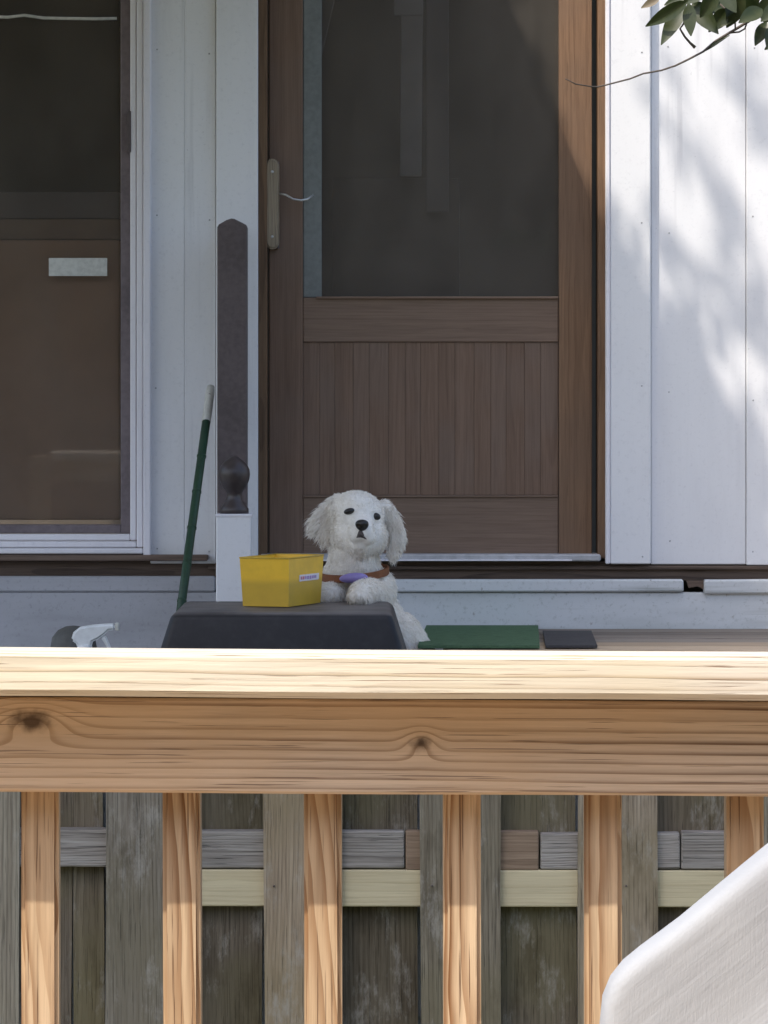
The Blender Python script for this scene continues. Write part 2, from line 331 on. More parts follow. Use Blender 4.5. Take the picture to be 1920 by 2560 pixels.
s.col(s.mix(s.mr(w3, 0.4, 0.75, 0, .35), s.mix(s.mr(w2, 0.35, 0.7), (0.355, 0.365, 0.385), (0.405, 0.415, 0.43)), (0.32, 0.33, 0.345)))
s.bump(s.ma('ADD', s.ma('ADD', s.ma('MULTIPLY', w1, 0.35), w2), s.ma('MULTIPLY', w3, 0.8)), 0.35, 0.0025); M['cover'] = s.m
M['room'] = plain('room_wall', (0.20, 0.175, 0.15), 0.9, 0.2, 0.2, 8)
M['reflection_panel'] = plain('brown_reflection', (0.72, 0.47, 0.31), 0.6, 0.3, 0.22, 4, 0.1)
M['refl_pale'] = plain('grey_white_reflection', (0.80, 0.80, 0.84), 0.6, 0.3, 0.15, 20)
M['refl_dim'] = plain('dim_grey_reflection', (0.42, 0.41, 0.42), 0.6, 0.3, 0.15, 20)
M['pane_grey'] = plain('grey_pane_tone', (0.30, 0.28, 0.27), 0.7, 0.3, 0.3, 6)
M['refl_mid'] = plain('brown_refl_step', (0.46, 0.34, 0.25), 0.7, 0.3, 0.3, 6)
M['refl_dark'] = plain('olive_reflection', (0.10, 0.105, 0.085), 0.9, 0.1, 0.45, 4)
M['soil'] = plain('soil_and_grass', (0.085, 0.085, 0.045), 0.95, 0.1, 0.4, 3, 0.5, c2=(0.05, 0.065, 0.025))
M['roof'] = plain('roof_underside', (0.78, 0.77, 0.74), 0.8, 0.2, 0.1, 10)
M['dwall'] = plain('brown_siding', (0.17, 0.12, 0.085), 0.8, 0.2, 0.3, 9)

# ------------------------------------------------------------------ the setting: ground, steps, floors
bm = bmesh.new(); bmesh.ops.create_grid(bm, x_segments=2, y_segments=2, size=600)
tag(from_bm('ground', bm, M['soil'], None, (0, 0, -0.4)), kind='structure')
STEP = ZC - 0.80; FLOOR = ZC - 0.6235; PE = 9.585      # landing level, porch floor level, porch edge
tag(box('landing', -2.5, 2.6, 9.06, 10.47, -0.39, STEP, M['skirt'], None, 0.004), kind='structure')
PX = fx(1112, 9.8)
pf = empty('porch_floor', (PX, PE, FLOOR)); tag(pf, kind='structure')
y = 10.47
for k in range(6):
    wdt = 0.1475; box('plank', PX + 0.003 * (k % 2), 2.6, y - wdt + 0.005, y, FLOOR - 0.035, FLOOR + random.uniform(-.001, .001), M['plank'] if k < 4 else M['fascia'], pf, 0.004); y -= wdt  # nearest planks tan: a sunlit strip put into the colour
box('fascia_board', PX - 0.004, 2.604, PE - 0.02, PE - .002, FLOOR - 0.15, FLOOR - 0.006, M['fascia'], pf, 0.003)

# ------------------------------------------------------------------ the house
YW = 10.50
house = empty('house', (0, YW, STEP))
tag(house, 'white painted house front with brown glazed door and left window', 'house')
TOP = 4.3
def hb(name, p0, p1, q0, q1, y0, y1, m, parent=house, bev=0.002, seg=1):
    zt = TOP if q0 is None else fz(q0, y0)
    return box(name, fx(p0, y0), fx(p1, y0), y0, y1, fz(q1, y0), zt, m, parent, bev, seg)
# siding boards right of the door (seams are real gaps)
hb('siding_board', 1627, 1864.5, None, 1411, 10.500, 10.522, M['white'])
hb('siding_board', 1866, 2108, None, 1413, 10.495, 10.522, M['white'])
hb('siding_board', 2110, 2350, None, 1412, 10.500, 10.522, M['white'])
hb('siding_board', 2352, 2592, None, 1412, 10.500, 10.522, M['white'])
hb('siding_board', 2594, 3100, None, 1412, 10.500, 10.522, M['white'])
hb('door_casing', 1525.5, 1627, None, 1410, 10.467, 10.4995, M['white'], bev=0.003)
hb('casing_bead', 1514, 1525, None, 1410, 10.462, 10.4995, M['white_trim'], bev=0.003)
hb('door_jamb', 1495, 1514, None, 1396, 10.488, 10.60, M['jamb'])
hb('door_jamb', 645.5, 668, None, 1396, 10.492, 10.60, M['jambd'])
hb('trim_board', 540, 645, None, 1428, 10.478, 10.53, M['white'], bev=0.003)
hb('siding_board', 461.6, 539, None, 1409, 10.499, 10.53, M['white'])
hb('siding_board', 376, 461.3, None, 1409, 10.499, 10.53, M['white'])
hb('siding_board', -1000, -520, None, 1409, 10.50, 10.53, M['white'])
for px, y0 in ((1545, 10.467), (1607, 10.467), (1672, 10.5), (1848, 10.5), (1884, 10.495), (556, 10.478), (630, 10.478), (392, 10.499), (448, 10.499), (524, 10.497)):
    for py in (130, 560, 985, 1375):
        if (540 < px < 640 and py > 500) or (px * 7 + py) % 5 < 3: continue
        q = P(px + random.uniform(-3, 3), py + random.uniform(-25, 25), y0); tube('nail_head', [q + Vector((0, -.0008, 0)), q + Vector((0, .003, 0))], .0024, M['thresh'], house, 8)
# structural wall behind, with the openings left free
hb('wall_core', 1500, 3100, None, 1640, 10.605, 10.70, M['room'], bev=0)
hb('wall_core', 378, 643, None, 1640, 10.535, 10.70, M['room'], bev=0)
hb('wall_core', -1000, 376, 1386, 1640, 10.545, 10.70, M['room'], bev=0)
hb('wall_core', 644, 1499, 1404, 1640, 10.62, 10.70, M['room'], bev=0)
hb('wall_core', -1000, -520, None, 1385, 10.535, 10.70, M['room'], bev=0)
box('roof_beam', -2.2, 2.4, 10.44, 10.8, TOP + 0.003, TOP + 0.25, M['white'], house)
# band, skirt trim, skirt
hb('sill_band', -1000, 3100, 1402, 1452, 10.506, 10.53, M['sill'])
hb('sill_nosing', 520, 3100, 1415, 1424, 10.488, 10.505, M['sill'], bev=0.003)
hb('skirt_trim', 646, 1709, 1449, 1480, 10.462, 10.505, M['skirt'], bev=0.004)
tb = hb('skirt_trim', 1760, 3100, 1446, 1481, 10.460, 10.503, M['skirt'], bev=0.004); tb['label'] = 'loose tilted trim board with a broken end'
tb.rotation_euler = (0, R(-0.35), 0)
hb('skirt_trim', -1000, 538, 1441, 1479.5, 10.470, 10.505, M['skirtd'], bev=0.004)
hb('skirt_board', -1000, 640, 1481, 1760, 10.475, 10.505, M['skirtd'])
hb('skirt_board', 641, 3100, 1481, 1760, 10.475, 10.505, M['skirt'])
hb('threshold', 650, 1502, 1386, 1403, 10.462, 10.60, M['thresh'], bev=0.004)
hb('threshold_lip', 650, 1430, 1399, 1402.5, 10.454, 10.4615, M['white_trim'], bev=0.001)
# broken shard under the loose trim
v = [P(1716, 1452, 10.47), P(1768, 1452, 10.47), P(1762, 1476, 10.47), P(1745, 1466, 10.47), P(1722, 1470, 10.47)]
c0 = v[0].copy(); vv = [a - c0 for a in v]; vv += [a + Vector((0, .02, 0)) for a in vv]; n = 5
from_py('broken_shard', vv, [tuple(range(n)), tuple(range(n, 2 * n))[::-1]] + [(i, i + n, (i + 1) % n + n, (i + 1) % n) for i in range(n)], M['sill'], house, c0)

# --- door: stiles and rails as one frame, boards and pane as sub-parts
YD = 10.535
bm = bmesh.new(); dc = Vector((fx(1076, YD), YD, fz(1386, YD)))
def dbx(p0, p1, q0, q1, y0, y1, bev=0.003):
    zt = TOP - 0.02 if q0 is None else fz(q0, YD)
    bm_box(bm, fx(p0, YD) - dc.x, fx(p1, YD) - dc.x, y0 - YD, y1 - YD, fz(q1, YD) - dc.z, zt - dc.z, bev)
dbx(672, 757, None, 1385, YD, YD + .04); dbx(1397, 1480, None, 1385, YD, YD + .04)
bmesh.ops.recalc_face_normals(bm, faces=bm.faces)
door = from_bm('door', bm, M['door'], house, dc)
def db(name, p0, p1, q0, q1, y0, y1, m, bev=0.002):
    zt = TOP - 0.02 if q0 is None else fz(q0, YD)
    return box(name, fx(p0, YD), fx(p1, YD), y0, y1, fz(q1, YD), zt, m, door, bev)
# right stile overlaid in jamb wood, sunlit orange put into its colour
st = db('lit_stile_face', 1397.5, 1479.5, None, 1384, YD - 0.004, YD - 0.0005, M['jamb']); st.name = 'sunlit_stile_overlay'
db('lock_rail', 757.5, 1396.5, 744, 855, YD + .003, YD + .036, M['door_h'])
db('rail_moulding', 790, 1396, 741, 747, YD - .006, YD + .0025, M['door_h'])
db('bottom_rail', 757.5, 1396.5, 1241, 1384.5, YD + .003, YD + .036, M['door_h'])
db('rail_moulding', 757.5, 1396, 1238.5, 1243, YD - .003, YD + .0025, M['door_h'])
x = 757.5; k = 0
while x < 1396:
    wdt = (42, 38, 46, 40, 48)[k % 5]
    x1 = min(x + wdt, 1396.5)
    db('board', x, x1 - 0.5, 855.5, 1238, YD + .008 + random.uniform(0, .0008), YD + .03, M['door'], 0.0007)
    x = x1; k += 1
db('glazing_strip', 757.5, 804, None, 743.5, YD + .006, YD + .024, M['strip'])
db('pane', 804, 1397, None, 743.5, YD + .020, YD + .025, M['glass'], 0)
# pull handle: long pill of bare wood on a dark plate
YH = YD - 0.03
pts = []
bm = bmesh.new(); hc = P(681, 510, YH); n = 10; hw = 17.0 / F * YH; hh = (110 - 17) / F * YH
outl = [(hw * math.cos(math.pi * k / n), hh + hw * 1.2 * math.sin(math.pi * k / n)) for k in range(n + 1)] + [(-hw * math.cos(math.pi * k / n), -hh - hw * 1.2 * math.sin(math.pi * k / n)) for k in range(n + 1)]
f0 = bm.faces.new([bm.verts.new((a, -0.012, b)) for a, b in outl]); ex = bmesh.ops.extrude_face_region(bm, geom=[f0])
for vtx in [g for g in ex['geom'] if isinstance(g, bmesh.types.BMVert)]: vtx.co.y = 0.018
bmesh.ops.recalc_face_normals(bm, faces=bm.faces)
bmesh.ops.bevel(bm, geom=[e for e in bm.edges if abs(e.verts[0].co.y + .012) < 1e-5 and abs(e.verts[1].co.y + .012) < 1e-5], offset=0.005, segments=3, affect='EDGES')
for zz_ in (fz(430, YH), fz(592, YH)): tube('screw', [(hc.x, YH - .0128, zz_), (hc.x, YH - .009, zz_)], .0042, M['metal'], door, 10)
from_bm('pull_handle', bm, M['handle'], door, hc)
db('handle_plate', 661, 698, 405, 622, YD - .0125, YD - .0005, M['post'])
tube('hook', [P(697, 484, YH - .004), P(715, 487, YH - .02), P(733, 498, YH - .022), P(752, 501, YH - .02), P(768, 498, YH - .012), P(784, 487, YH)], [.0028, .003, .003, .003, .0034, .0022], M['metal'], door, 8)
# --- window left
YF = 10.47
bm = bmesh.new(); wc = Vector((fx(350, YF), YF, fz(1385, YF)))
def wbx(p0, p1, q0, q1, y0, y1, bev=0.003):
    zt = TOP - 0.02 if q0 is None else fz(q0, YF)
    bm_box(bm, fx(p0, YF) - wc.x, fx(p1, YF) - wc.x, y0 - YF, y1 - YF, fz(q1, YF) - wc.z, zt - wc.z, bev)
wbx(358, 376.5, None, 1394, YF, YF + .06); wbx(341, 356.5, None, 1369, YF + .012, YF + .06); wbx(324, 339.5, None, 1352, YF + .022, YF + .06)
wbx(-520, 357, 1371, 1385, YF + .002, YF + .06); wbx(-520, 340, 1354, 1369.5, YF + .014, YF + .06); wbx(-520, 323.5, 1336, 1352.5, YF + .024, YF + .06)
wbx(-560, -521, None, 1394, YF, YF + .06)
bmesh.ops.recalc_face_normals(bm, faces=bm.faces)
win = from_bm('window', bm, M['white_trim'], house, wc)
def wb(name, p0, p1, q0, q1, y0, y1, m, bev=0.002):
    zt = TOP - 0.02 if q0 is None else fz(q0, YF)
    return box(name, fx(p0, YF), fx(p1, YF), y0, y1, fz(q1, YF), zt, m, win, bev)
wb('sash', 299, 323, None, 1335, YF + .045, YF + .085, M['sash'])
wb('sash', -520, 298.5, 1313, 1335, YF + .045, YF + .085, M['sash'])
wb('pane', -520, 299, None, 1313, YF + .062, YF + .066, M['wglass'], 0)
wb('latch', 316, 326, 275, 380, YF + .018, YF + .045, M['post'], 0.003)
wb('window_sill', -520, 520, 1387, 1402, 10.462, 10.535, M['sill'], 0.004)
# --- inside
hb('interior_wall', -1000, 3100, None, 1640, 13.2, 13.3, M['room'], bev=0)
box('interior_floor', -2.2, 2.4, 10.71, 13.19, 0.9, 0.95, M['room'], house, 0)
box('interior_ceiling', -2.2, 2.4, 10.71, 13.19, TOP - .1, TOP - 0.005, M['roof'], house, 0)
box('interior_partition', -0.62, -0.58, 10.71, 13.19, 0.96, TOP - .11, M['room'], house, 0)
cb = hb('reflection_strip', 1008, 1062, None, 440, 10.615, 10.63, M['refl_pale']); cb.rotation_euler = (0, R(0.5), 0)  # pale boards behind the door glass imitate its reflections
hb('reflection_strip', 1066, 1122, None, 530, 10.635, 10.65, M['refl_dim'])
hb('reflection_strip', 985, 1058, -200, 38, 10.60, 10.612, M['refl_pale'])
cb = hb('reflection_strip', 890, 930, None, 620, 10.66, 10.675, M['refl_dim']); cb.rotation_euler = (0, R(13), 0)  # slanted board imitates a diagonal reflection
hb('interior_panel', 830, 1150, 445, 760, 10.69, 10.70, M['pane_grey'])
hb('reflection_step', -540, 299, 548, 598, 10.60, 10.64, M['refl_mid'])  # stepped tones behind the pane imitate a reflection's gradual blend
hb('reflection_step', -540, 299, 480, 546, 10.62, 10.655, M['pane_grey'])
reflection_panel = pbox('reflection_panel', -540, 300, 600, 1300, 10.575, 10.70, M['reflection_panel'], None, 0.004)  # brown box stands in for the reflection in the lower pane
tag(reflection_panel, 'brown panel imitating the reflection in the left window glass', 'reflection_panel')
dark_refl = hb('dark_reflection', -540, 299, None, 605, 10.66, 10.69, M['refl_dark'])  # dark sheet added for the upper tone of the imitated reflection
tag(pbox('white_reflection', 122, 268, 645, 690, 10.5295, 10.5312, M['tip'], None, 0.0005), 'small white strip imitating a reflection in the left window pane', 'pale_strip')  # strip on the pane stands in for a reflected white rectangle
tag(tube('cable_reflection', [P(-60, 40, 10.522), P(20, 43, 10.522), P(60, 38, 10.522), P(110, 45, 10.522), P(170, 46, 10.522), P(240, 47, 10.522), P(292, 46, 10.522)], 0.0042, M['tip'], None, 8),
    'thin white tube imitating a cable reflection in the left window', 'cable_reflection')  # tube stands in for a cable reflected in the glass
# --- the house on whose deck the photographer stands (seen only mirrored in the panes)
nh = empty('neighbour_house', (0, -2.6, -0.4)); tag(nh, 'brown clapboard house mirrored faintly in the door and window panes', 'house')
for k in range(34): box('clapboard', -7, 7, -2.62 - .004 * (k % 2), -2.6, -0.39 + k * .16, -0.39 + k * .16 + .158, M['dwall'], nh, .004)
box('wall_core', -7, 7, -4.5, -2.63, -0.4, 5.05, M['dwall'], nh, 0)
# --- porch roof over door and window, above the picture
ROOFZ = 3.20; ROOFX = 0.09
bm = bmesh.new(); bm_box(bm, -3.2, ROOFX, 7.28, 10.46, 0, 0.10, 0.004)
for vtx in bm.verts: vtx.co.z += (10.46 - vtx.co.y) * -0.0
from_bm('porch_roof', bm, M['roof'], house, (0, 0, ROOFZ))
for xx in (-2.9, -1.55): box('porch_post', xx - .05, xx + .05, 7.36, 7.46, -0.4, ROOFZ - 0.003, M['white'], house)

# ------------------------------------------------------------------ dark post, newel with ball finial
zl_ = HOR + (ZC - STEP - .001) * F / 10.30
pl = [(543, zl_), (543, 568), (547, 561), (566, 550), (578, 546), (586, 547), (606, 557), (615, 562), (617, 568), (617, zl_)]
pts = [P(a_, b_, 10.30) for a_, b_ in pl]; c0 = Vector((fx(580, 10.3), 10.34, STEP)); bm = bmesh.new()
f0 = bm.faces.new([bm.verts.new(p - c0) for p in pts]); e_ = bmesh.ops.extrude_face_region(bm, geom=[f0])
for g in e_['geom']:
    if isinstance(g, bmesh.types.BMVert): g.co.y += .08
bmesh.ops.recalc_face_normals(bm, faces=bm.faces)
bmesh.ops.bevel(bm, geom=[e for e in bm.edges if abs(e.verts[0].co.y - e.verts[1].co.y) < 1e-6 and e.calc_face_angle(0) > .5], offset=.003, segments=1, affect='EDGES')
tag(from_bm('wooden_post', bm, M['post'], None, c0), 'tall dark brown wooden post with peaked top before the white trim', 'post')
YN = 9.92
nx = fx(584, YN); hw = 44.0 / F * YN; nt = fz(1287, YN)
newel = empty('newel_post', (nx, YN + hw, STEP)); tag(newel, 'short white newel post topped by a dark brown ball finial', 'post')
box('shaft', nx - hw, nx + hw, YN, YN + 2 * hw, STEP, nt, M['white'], newel, 0.003)
box('top_lip', nx - hw - .002, nx + hw + .002, YN - .002, YN + 2 * hw + .002, nt - .006, nt + .002, M['white_trim'], newel, 0.002)
pxm = YN / F
prof = [(0.0375, 0.0), (0.0375, 0.012), (0.031, 0.022), (0.022, 0.034), (0.019, 0.046), (0.0195, 0.052), (0.024, 0.060), (0.033, 0.072), (0.039, 0.088), (0.041, 0.102),
        (0.0395, 0.114), (0.034, 0.126), (0.026, 0.135), (0.017, 0.141), (0.009, 0.147), (0.002, 0.150)]
lathe('ball_finial', prof, M['finial'], newel, (nx, YN + hw, nt + .002))

# ------------------------------------------------------------------ leaning green pole
a = P(447, 1560, 9.90); b = P(528, 962, 10.42); d = (b - a)
a = a - d * 0.03
e1 = a + d * 0.87
pole = empty('garden_pole', a); tag(pole, 'thin dark green pole with white taped end leaning on white wall', 'pole')
tube('shaft', [a, a + d * .3, a + d * .6, e1], [.0115, .0115, .0115, .0115], M['pole'], pole, 10)
for k in range(5):
    q = a + d * (0.12 + k * 0.15); tube('node_ring', [q - d * .004, q + d * .004], .0128, M['pole'], pole, 10)
tube('taped_end', [a + d * .868, a + d * .99, a + d * 1.02], [.0125, .0125, .0105], M['tip'], pole, 12)
q = a + d * 0.985; tube('hole', [q + Vector((0, -.0135, 0)), q + Vector((0, -.011, 0))], .0045, M['post'], pole, 10)

# ------------------------------------------------------------------ black upturned tub
BT = ZC - 0.505
def frustum(name, cx, y0, y1, hx_t, hx_b, z0, z1, tap, m, parent, bev, seg):
    bm = bmesh.new(); bm_box(bm, -1, 1, 0, 1, 0, 1)
    for vx in bm.verts:
        t = vx.co.z; yy = y0 + tap * t if vx.co.y < .5 else y1 - tap * t
        vx.co = Vector((vx.co.x * (hx_b + (hx_t - hx_b) * t), yy - y0, z0 + (z1 - z0) * t - z0))
    bmesh.ops.recalc_face_normals(bm, faces=bm.faces)
    bmesh.ops.bevel(bm, geom=list(bm.edges), offset=bev, segments=seg, profile=.5, affect='EDGES')
    return from_bm(name, bm, m, parent, (cx, y0, z0), True)
tub = empty('storage_tub', (fx(705, 9.3), 9.1, STEP)); tag(tub, 'black plastic tub turned upside down carrying the yellow box', 'tub')
frustum('body', fx(707, 9.2), 9.10, 9.68, 0.262, 0.345, STEP + .03, BT, 0.03, M['black'], tub, 0.018, 4)
box('rim', fx(707, 9.2) - .365, fx(707, 9.2) + .365, 9.085, 9.695, STEP + .001, STEP + .032, M['black'], tub, 0.008, 2)

# ------------------------------------------------------------------ open yellow box with a label
def Pg(px, Y): return Vector((fx(px, Y), Y, 0))
Fc = Vector((fx(722, 9.33), 9.33, 0)); ex = Vector((-0.118, 0.040, 0)); ey = Vector((0.0785, 0.205, 0))
ctr = Fc + (ex + ey) * .5; hgt = 0.120
ybox = empty('yellow_box', (ctr.x, ctr.y, BT + .002)); tag(ybox, 'open yellow plastic box with white label on black tub', 'box')
def wall4(z, k):
    return [(ctr + ((Fc + p) - ctr) * k + Vector((0, 0, z))) for p in (Vector((0, 0, 0)), ex, ex + ey, ey)]
bo, to = wall4(BT + .002, 0.95), wall4(BT + hgt, 1.03); bi, ti = wall4(BT + .006, 0.92), wall4(BT + hgt, 1.0)
names = ('side_wall', 'side_wall', 'side_wall', 'side_wall')
for i in range(4):
    j = (i + 1) % 4; q = [bo[i], bo[j], to[j], to[i], bi[i], bi[j], ti[j], ti[i]]; c0 = q[0].copy()
    bm = bmesh.new(); vs = [bm.verts.new(a - c0) for a in q]
    for f in ((0, 1, 2, 3), (5, 4, 7, 6), (0, 4, 5, 1), (3, 2, 6, 7), (0, 3, 7, 4), (1, 5, 6, 2)): bm.faces.new([vs[t] for t in f])
    bmesh.ops.recalc_face_normals(bm, faces=bm.faces)
    from_bm('side_wall', bm, M['yellow'], ybox, c0)
from_py('bottom', [a - ctr for a in bi] + [a - ctr - Vector((0, 0, .003)) for a in bi], [(0, 1, 2, 3), (7, 6, 5, 4)], M['yellow'], ybox, ctr)
for i in range(4):
    j = (i + 1) % 4; dd = (to[j] - to[i]).normalized() * .001
    tube('rim', [to[i] + dd, to[j] - dd], .0022, M['yellow'], ybox, 6)
# label on the right-hand face (between corner F and corner R)
def face_pt(s_, t_, off=0.0012):
    lo = bo[0].lerp(bo[3], s_); hi = to[0].lerp(to[3], s_); nn = (bo[3] - bo[0]).cross(to[0] - bo[0]).normalized()
    if nn.y > 0: nn = -nn
    return lo.lerp(hi, t_) + nn * off
def quad(name, s0, s1, t0, t1, off, m, parent, sk=0.0):
    q = [face_pt(s0, t0, off), face_pt(s1, t0 + sk, off), face_pt(s1, t1 + sk, off), face_pt(s0, t1, off)]
    q2 = [face_pt(s0, t0, off - .0009), face_pt(s1, t0 + sk, off - .0009), face_pt(s1, t1 + sk, off - .0009), face_pt(s0, t1, off - .0009)]; c0 = q[0].copy()
    return from_py(name, [a - c0 for a in q + q2], [(0, 1, 2, 3), (7, 6, 5, 4), (0, 4, 5, 1), (1, 5, 6, 2), (2, 6, 7, 3), (3, 7, 4, 0)], m, parent, c0)
lab = quad('label', 0.30, 0.88, 0.50, 0.635, 0.0015, M['pale_strip'], ybox, 0.0)
sx = 0.335
for k in range(7):
    w_ = random.uniform(.03, .055); quad('letter_mark', sx, sx + w_, 0.535 + random.uniform(-.01, .01), 0.60, 0.0024, M['inkr'] if k < 2 else M['ink'], lab); sx += w_ + 0.022

# ------------------------------------------------------------------ mats
def strip(name, p0, p1, far, near, th, m, skew, hang=0.0):
    h0 = FLOOR + .003; prof = [(far, h0), (near, h0)]
    if hang: prof += [(PE - .021 - .004, h0 - 0.004), (PE - .021 - .006, h0 - hang)]
    x0, x1 = fx(p0, 10.45), fx(p1, 10.45); v = []; n = len(prof)
    for (yy, zz) in prof:
        dx = skew * (yy - far)
        for t in (0, th):
            ny = -t if zz < h0 - .002 else 0; nz = t if zz >= h0 - .005 else 0
            v += [(x0 + dx, yy + ny, zz + nz), (x1 + dx, yy + ny, zz + nz)]
    f = []
    for i in range(n - 1):
        a_, b_ = i * 4, (i + 1) * 4
        f += [(a_ + 2, a_ + 3, b_ + 3, b_ + 2), (a_, b_, b_ + 1, a_ + 1), (a_, a_ + 2, b_ + 2, b_), (a_ + 1, b_ + 1, b_ + 3, a_ + 3)]
    f += [(0, 1, 3, 2), (4 * n - 4, 4 * n - 2, 4 * n - 1, 4 * n - 3)]
    c0 = Vector(v[0]); return from_py(name, [Vector(a) - c0 for a in v], f, m, None, c0)
tag(strip('mat', 1066, 1346, 10.462, PE + .01, .007, M['green'], 0.036), 'green outdoor carpet mat lying beside the dog', 'mat')
tag(strip('mat', 1349, 1468, 10.24, PE + .03, .006, M['rubber'], 0.03), 'small black rubber mat right of the green mat', 'mat')

# ------------------------------------------------------------------ spray bottle and dark ball
YS = 9.20
sp = empty('spray_bottle', P(210, 1640, YS).xy.to_3d() + Vector((0, 0, STEP))); tag(sp, 'white spray bottle whose trigger head shows above the railing', 'spray bottle')
hx_, hz_ = fx(212, YS), fz(1622, YS)
lathe('bottle', [(0.036, 0), (0.038, .01), (0.038, 0.12), (0.033, .15), (0.018, .18), (0.014, .19)], M['sprayw'], sp, (hx_, YS, STEP + .001))
lathe('cap_ring', [(0.017, 0), (0.018, .004), (0.018, .02), (0.015, .024)], M['sprayw'], sp, (hx_, YS, STEP + .191), 20)
pl = [(178, 1600), (184, 1580), (200, 1567), (230, 1562), (270, 1559), (288, 1559), (288, 1575), (272, 1576), (262, 1586), (245, 1598), (232, 1604), (228, 1622), (196, 1622), (190, 1608)]
def extr(name, pl, Y, th, m, parent, bev):
    pts = [P(a_, b_, Y) for a_, b_ in pl]; c0 = pts[0].copy(); bm = bmesh.new()
    f0 = bm.faces.new([bm.verts.new(p - c0 - Vector((0, th / 2, 0))) for p in pts]); e_ = bmesh.ops.extrude_face_region(bm, geom=[f0])
    for g in e_['geom']:
        if isinstance(g, bmesh.types.BMVert): g.co.y += th
    bmesh.ops.recalc_face_normals(bm, faces=bm.faces)
    bmesh.ops.bevel(bm, geom=[e for e in bm.edges if len(e.link_faces) == 2 and e.calc_face_angle(0) > 1.2], offset=bev, segments=3, affect='EDGES')
    return from_bm(name, bm, m, parent, c0)
extr('trigger_head', pl, YS, 0.026, M['sprayw'], sp, 0.005)
extr('trigger', [(252, 1594), (264, 1586), (272, 1604), (280, 1626), (272, 1628), (264, 1612)], YS, 0.014, M['sprayw'], sp, 0.003)
extr('nozzle', [(288, 1556), (298, 1557), (298, 1577), (288, 1576)], YS, 0.022, M['tip'], sp, 0.002)
bm = bmesh.new(); bmesh.ops.create_uvsphere(bm, u_segments=32, v_segments=20, radius=0.058)
ballc = P(184, 1565, 9.35) - Vector((0, 0, .058))
bk = empty('watering_can', (ballc.x, 9.35, STEP)); tag(bk, 'dark grey rounded can partly hidden behind the spray bottle', 'can')
lathe('body', [(0.05, 0), (0.058, .01), (0.060, .18), (0.058, ballc.z - STEP), (0.052, ballc.z - STEP + .03), (0.038, ballc.z - STEP + .047), (0.02, ballc.z - STEP + .056), (0.002, ballc.z - STEP + .058)], M['darkball'], bk, (ballc.x, 9.35, STEP + .001))
bm.free()

# ------------------------------------------------------------------ shadowbox fence below the porch
YFN = 8.95
fence = empty('shadowbox_fence', (0, YFN, -0.4)); tag(fence, 'old weathered grey shadowbox fence seen between the balusters', 'fence')
def picket(p0, p1, y0, m, lean=0.0):
    x0, x1 = fx(p0, y0), fx(p1, y0); bm = bmesh.new(); z0, z1 = -0.38, fz(1735, y0) + random.uniform(-.004, .004); nseg = 9
    rows = []
    for i in range(nseg + 1):
        t = i / nseg; z = z0 + (z1 - z0) * t
        dx = 0.0025 * math.sin(3.1 * t + p0) + lean * (t - .8); dy = 0.003 * math.sin(2.3 * t + p0 * .37)
        w = 0.0012 * math.sin(7 * t + p0 * .9)
        rows.append([bm.verts.new((x0 + dx + w - x0, dy, z - z0)), bm.verts.new((x1 + dx - w - x0, dy + .0012, z - z0)), bm.verts.new((x1 + dx - w - x0, dy + .0165, z - z0)), bm.verts.new((x0 + dx + w - x0, dy + .016, z - z0))])
    for a, b in zip(rows[:-1], rows[1:]):
        for k in range(4): bm.faces.new((a[k], a[(k + 1) % 4], b[(k + 1) % 4], b[k]))
    bm.faces.new(rows[0][::-1]); bm.faces.new(rows[-1]); bmesh.ops.recalc_face_normals(bm, faces=bm.faces)
    bmesh.ops.translate(bm, verts=bm.verts, vec=(-(x1 - x0) / 2, 0, -(z1 - z0) / 2))
    return from_bm('picket', bm, m, fence, ((x0 + x1) / 2, y0, (z0 + z1) / 2))
for p0, p1, ln in ((-530, -335, 0), (-135, 50, 0), (263, 459, .004), (662, 857, 0), (1052, 1254, -.004), (1446, 1644, .006), (1840, 2035, 0), (2235, 2430, 0)):
    picket(p0, p1, YFN, M['pick'], ln)
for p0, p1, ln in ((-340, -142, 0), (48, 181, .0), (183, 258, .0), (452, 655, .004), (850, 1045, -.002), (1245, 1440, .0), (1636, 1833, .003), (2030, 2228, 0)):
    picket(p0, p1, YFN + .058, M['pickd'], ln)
YR_ = YFN + .0195
def frail(p0, p1, q0, q1, m, rot=0.0):
    o = pbox('rail', p0, p1, q0, q1, YR_, YR_ + .036, m, fence, 0.004, 2); o.rotation_euler = (0, R(rot), 0); return o
frail(-560, 478, 2071, 2167, M['oldrail'], .15); frail(481, 1011, 2077, 2171, M['oldrail'], .05)
frail(1014, 1347, 2078, 2176, M['brownrail'], .2); frail(1351, 1700, 2083, 2173, M['oldrail'], -.3); frail(1703, 2500, 2080, 2174, M['oldrail'], .1)
o = frail(440, 2500, 2175.5, 2268, M['newrail'], .12); o['label'] = 'pale new rail below the grey one'
for px in (330, 725, 1120, 1520):
    for dx in (-40, 45):
        tube('nail', [P(px + dx, 2215, YFN - .0016), P(px + dx, 2215, YFN + .004)], .0022, M['post'], fence, 8)

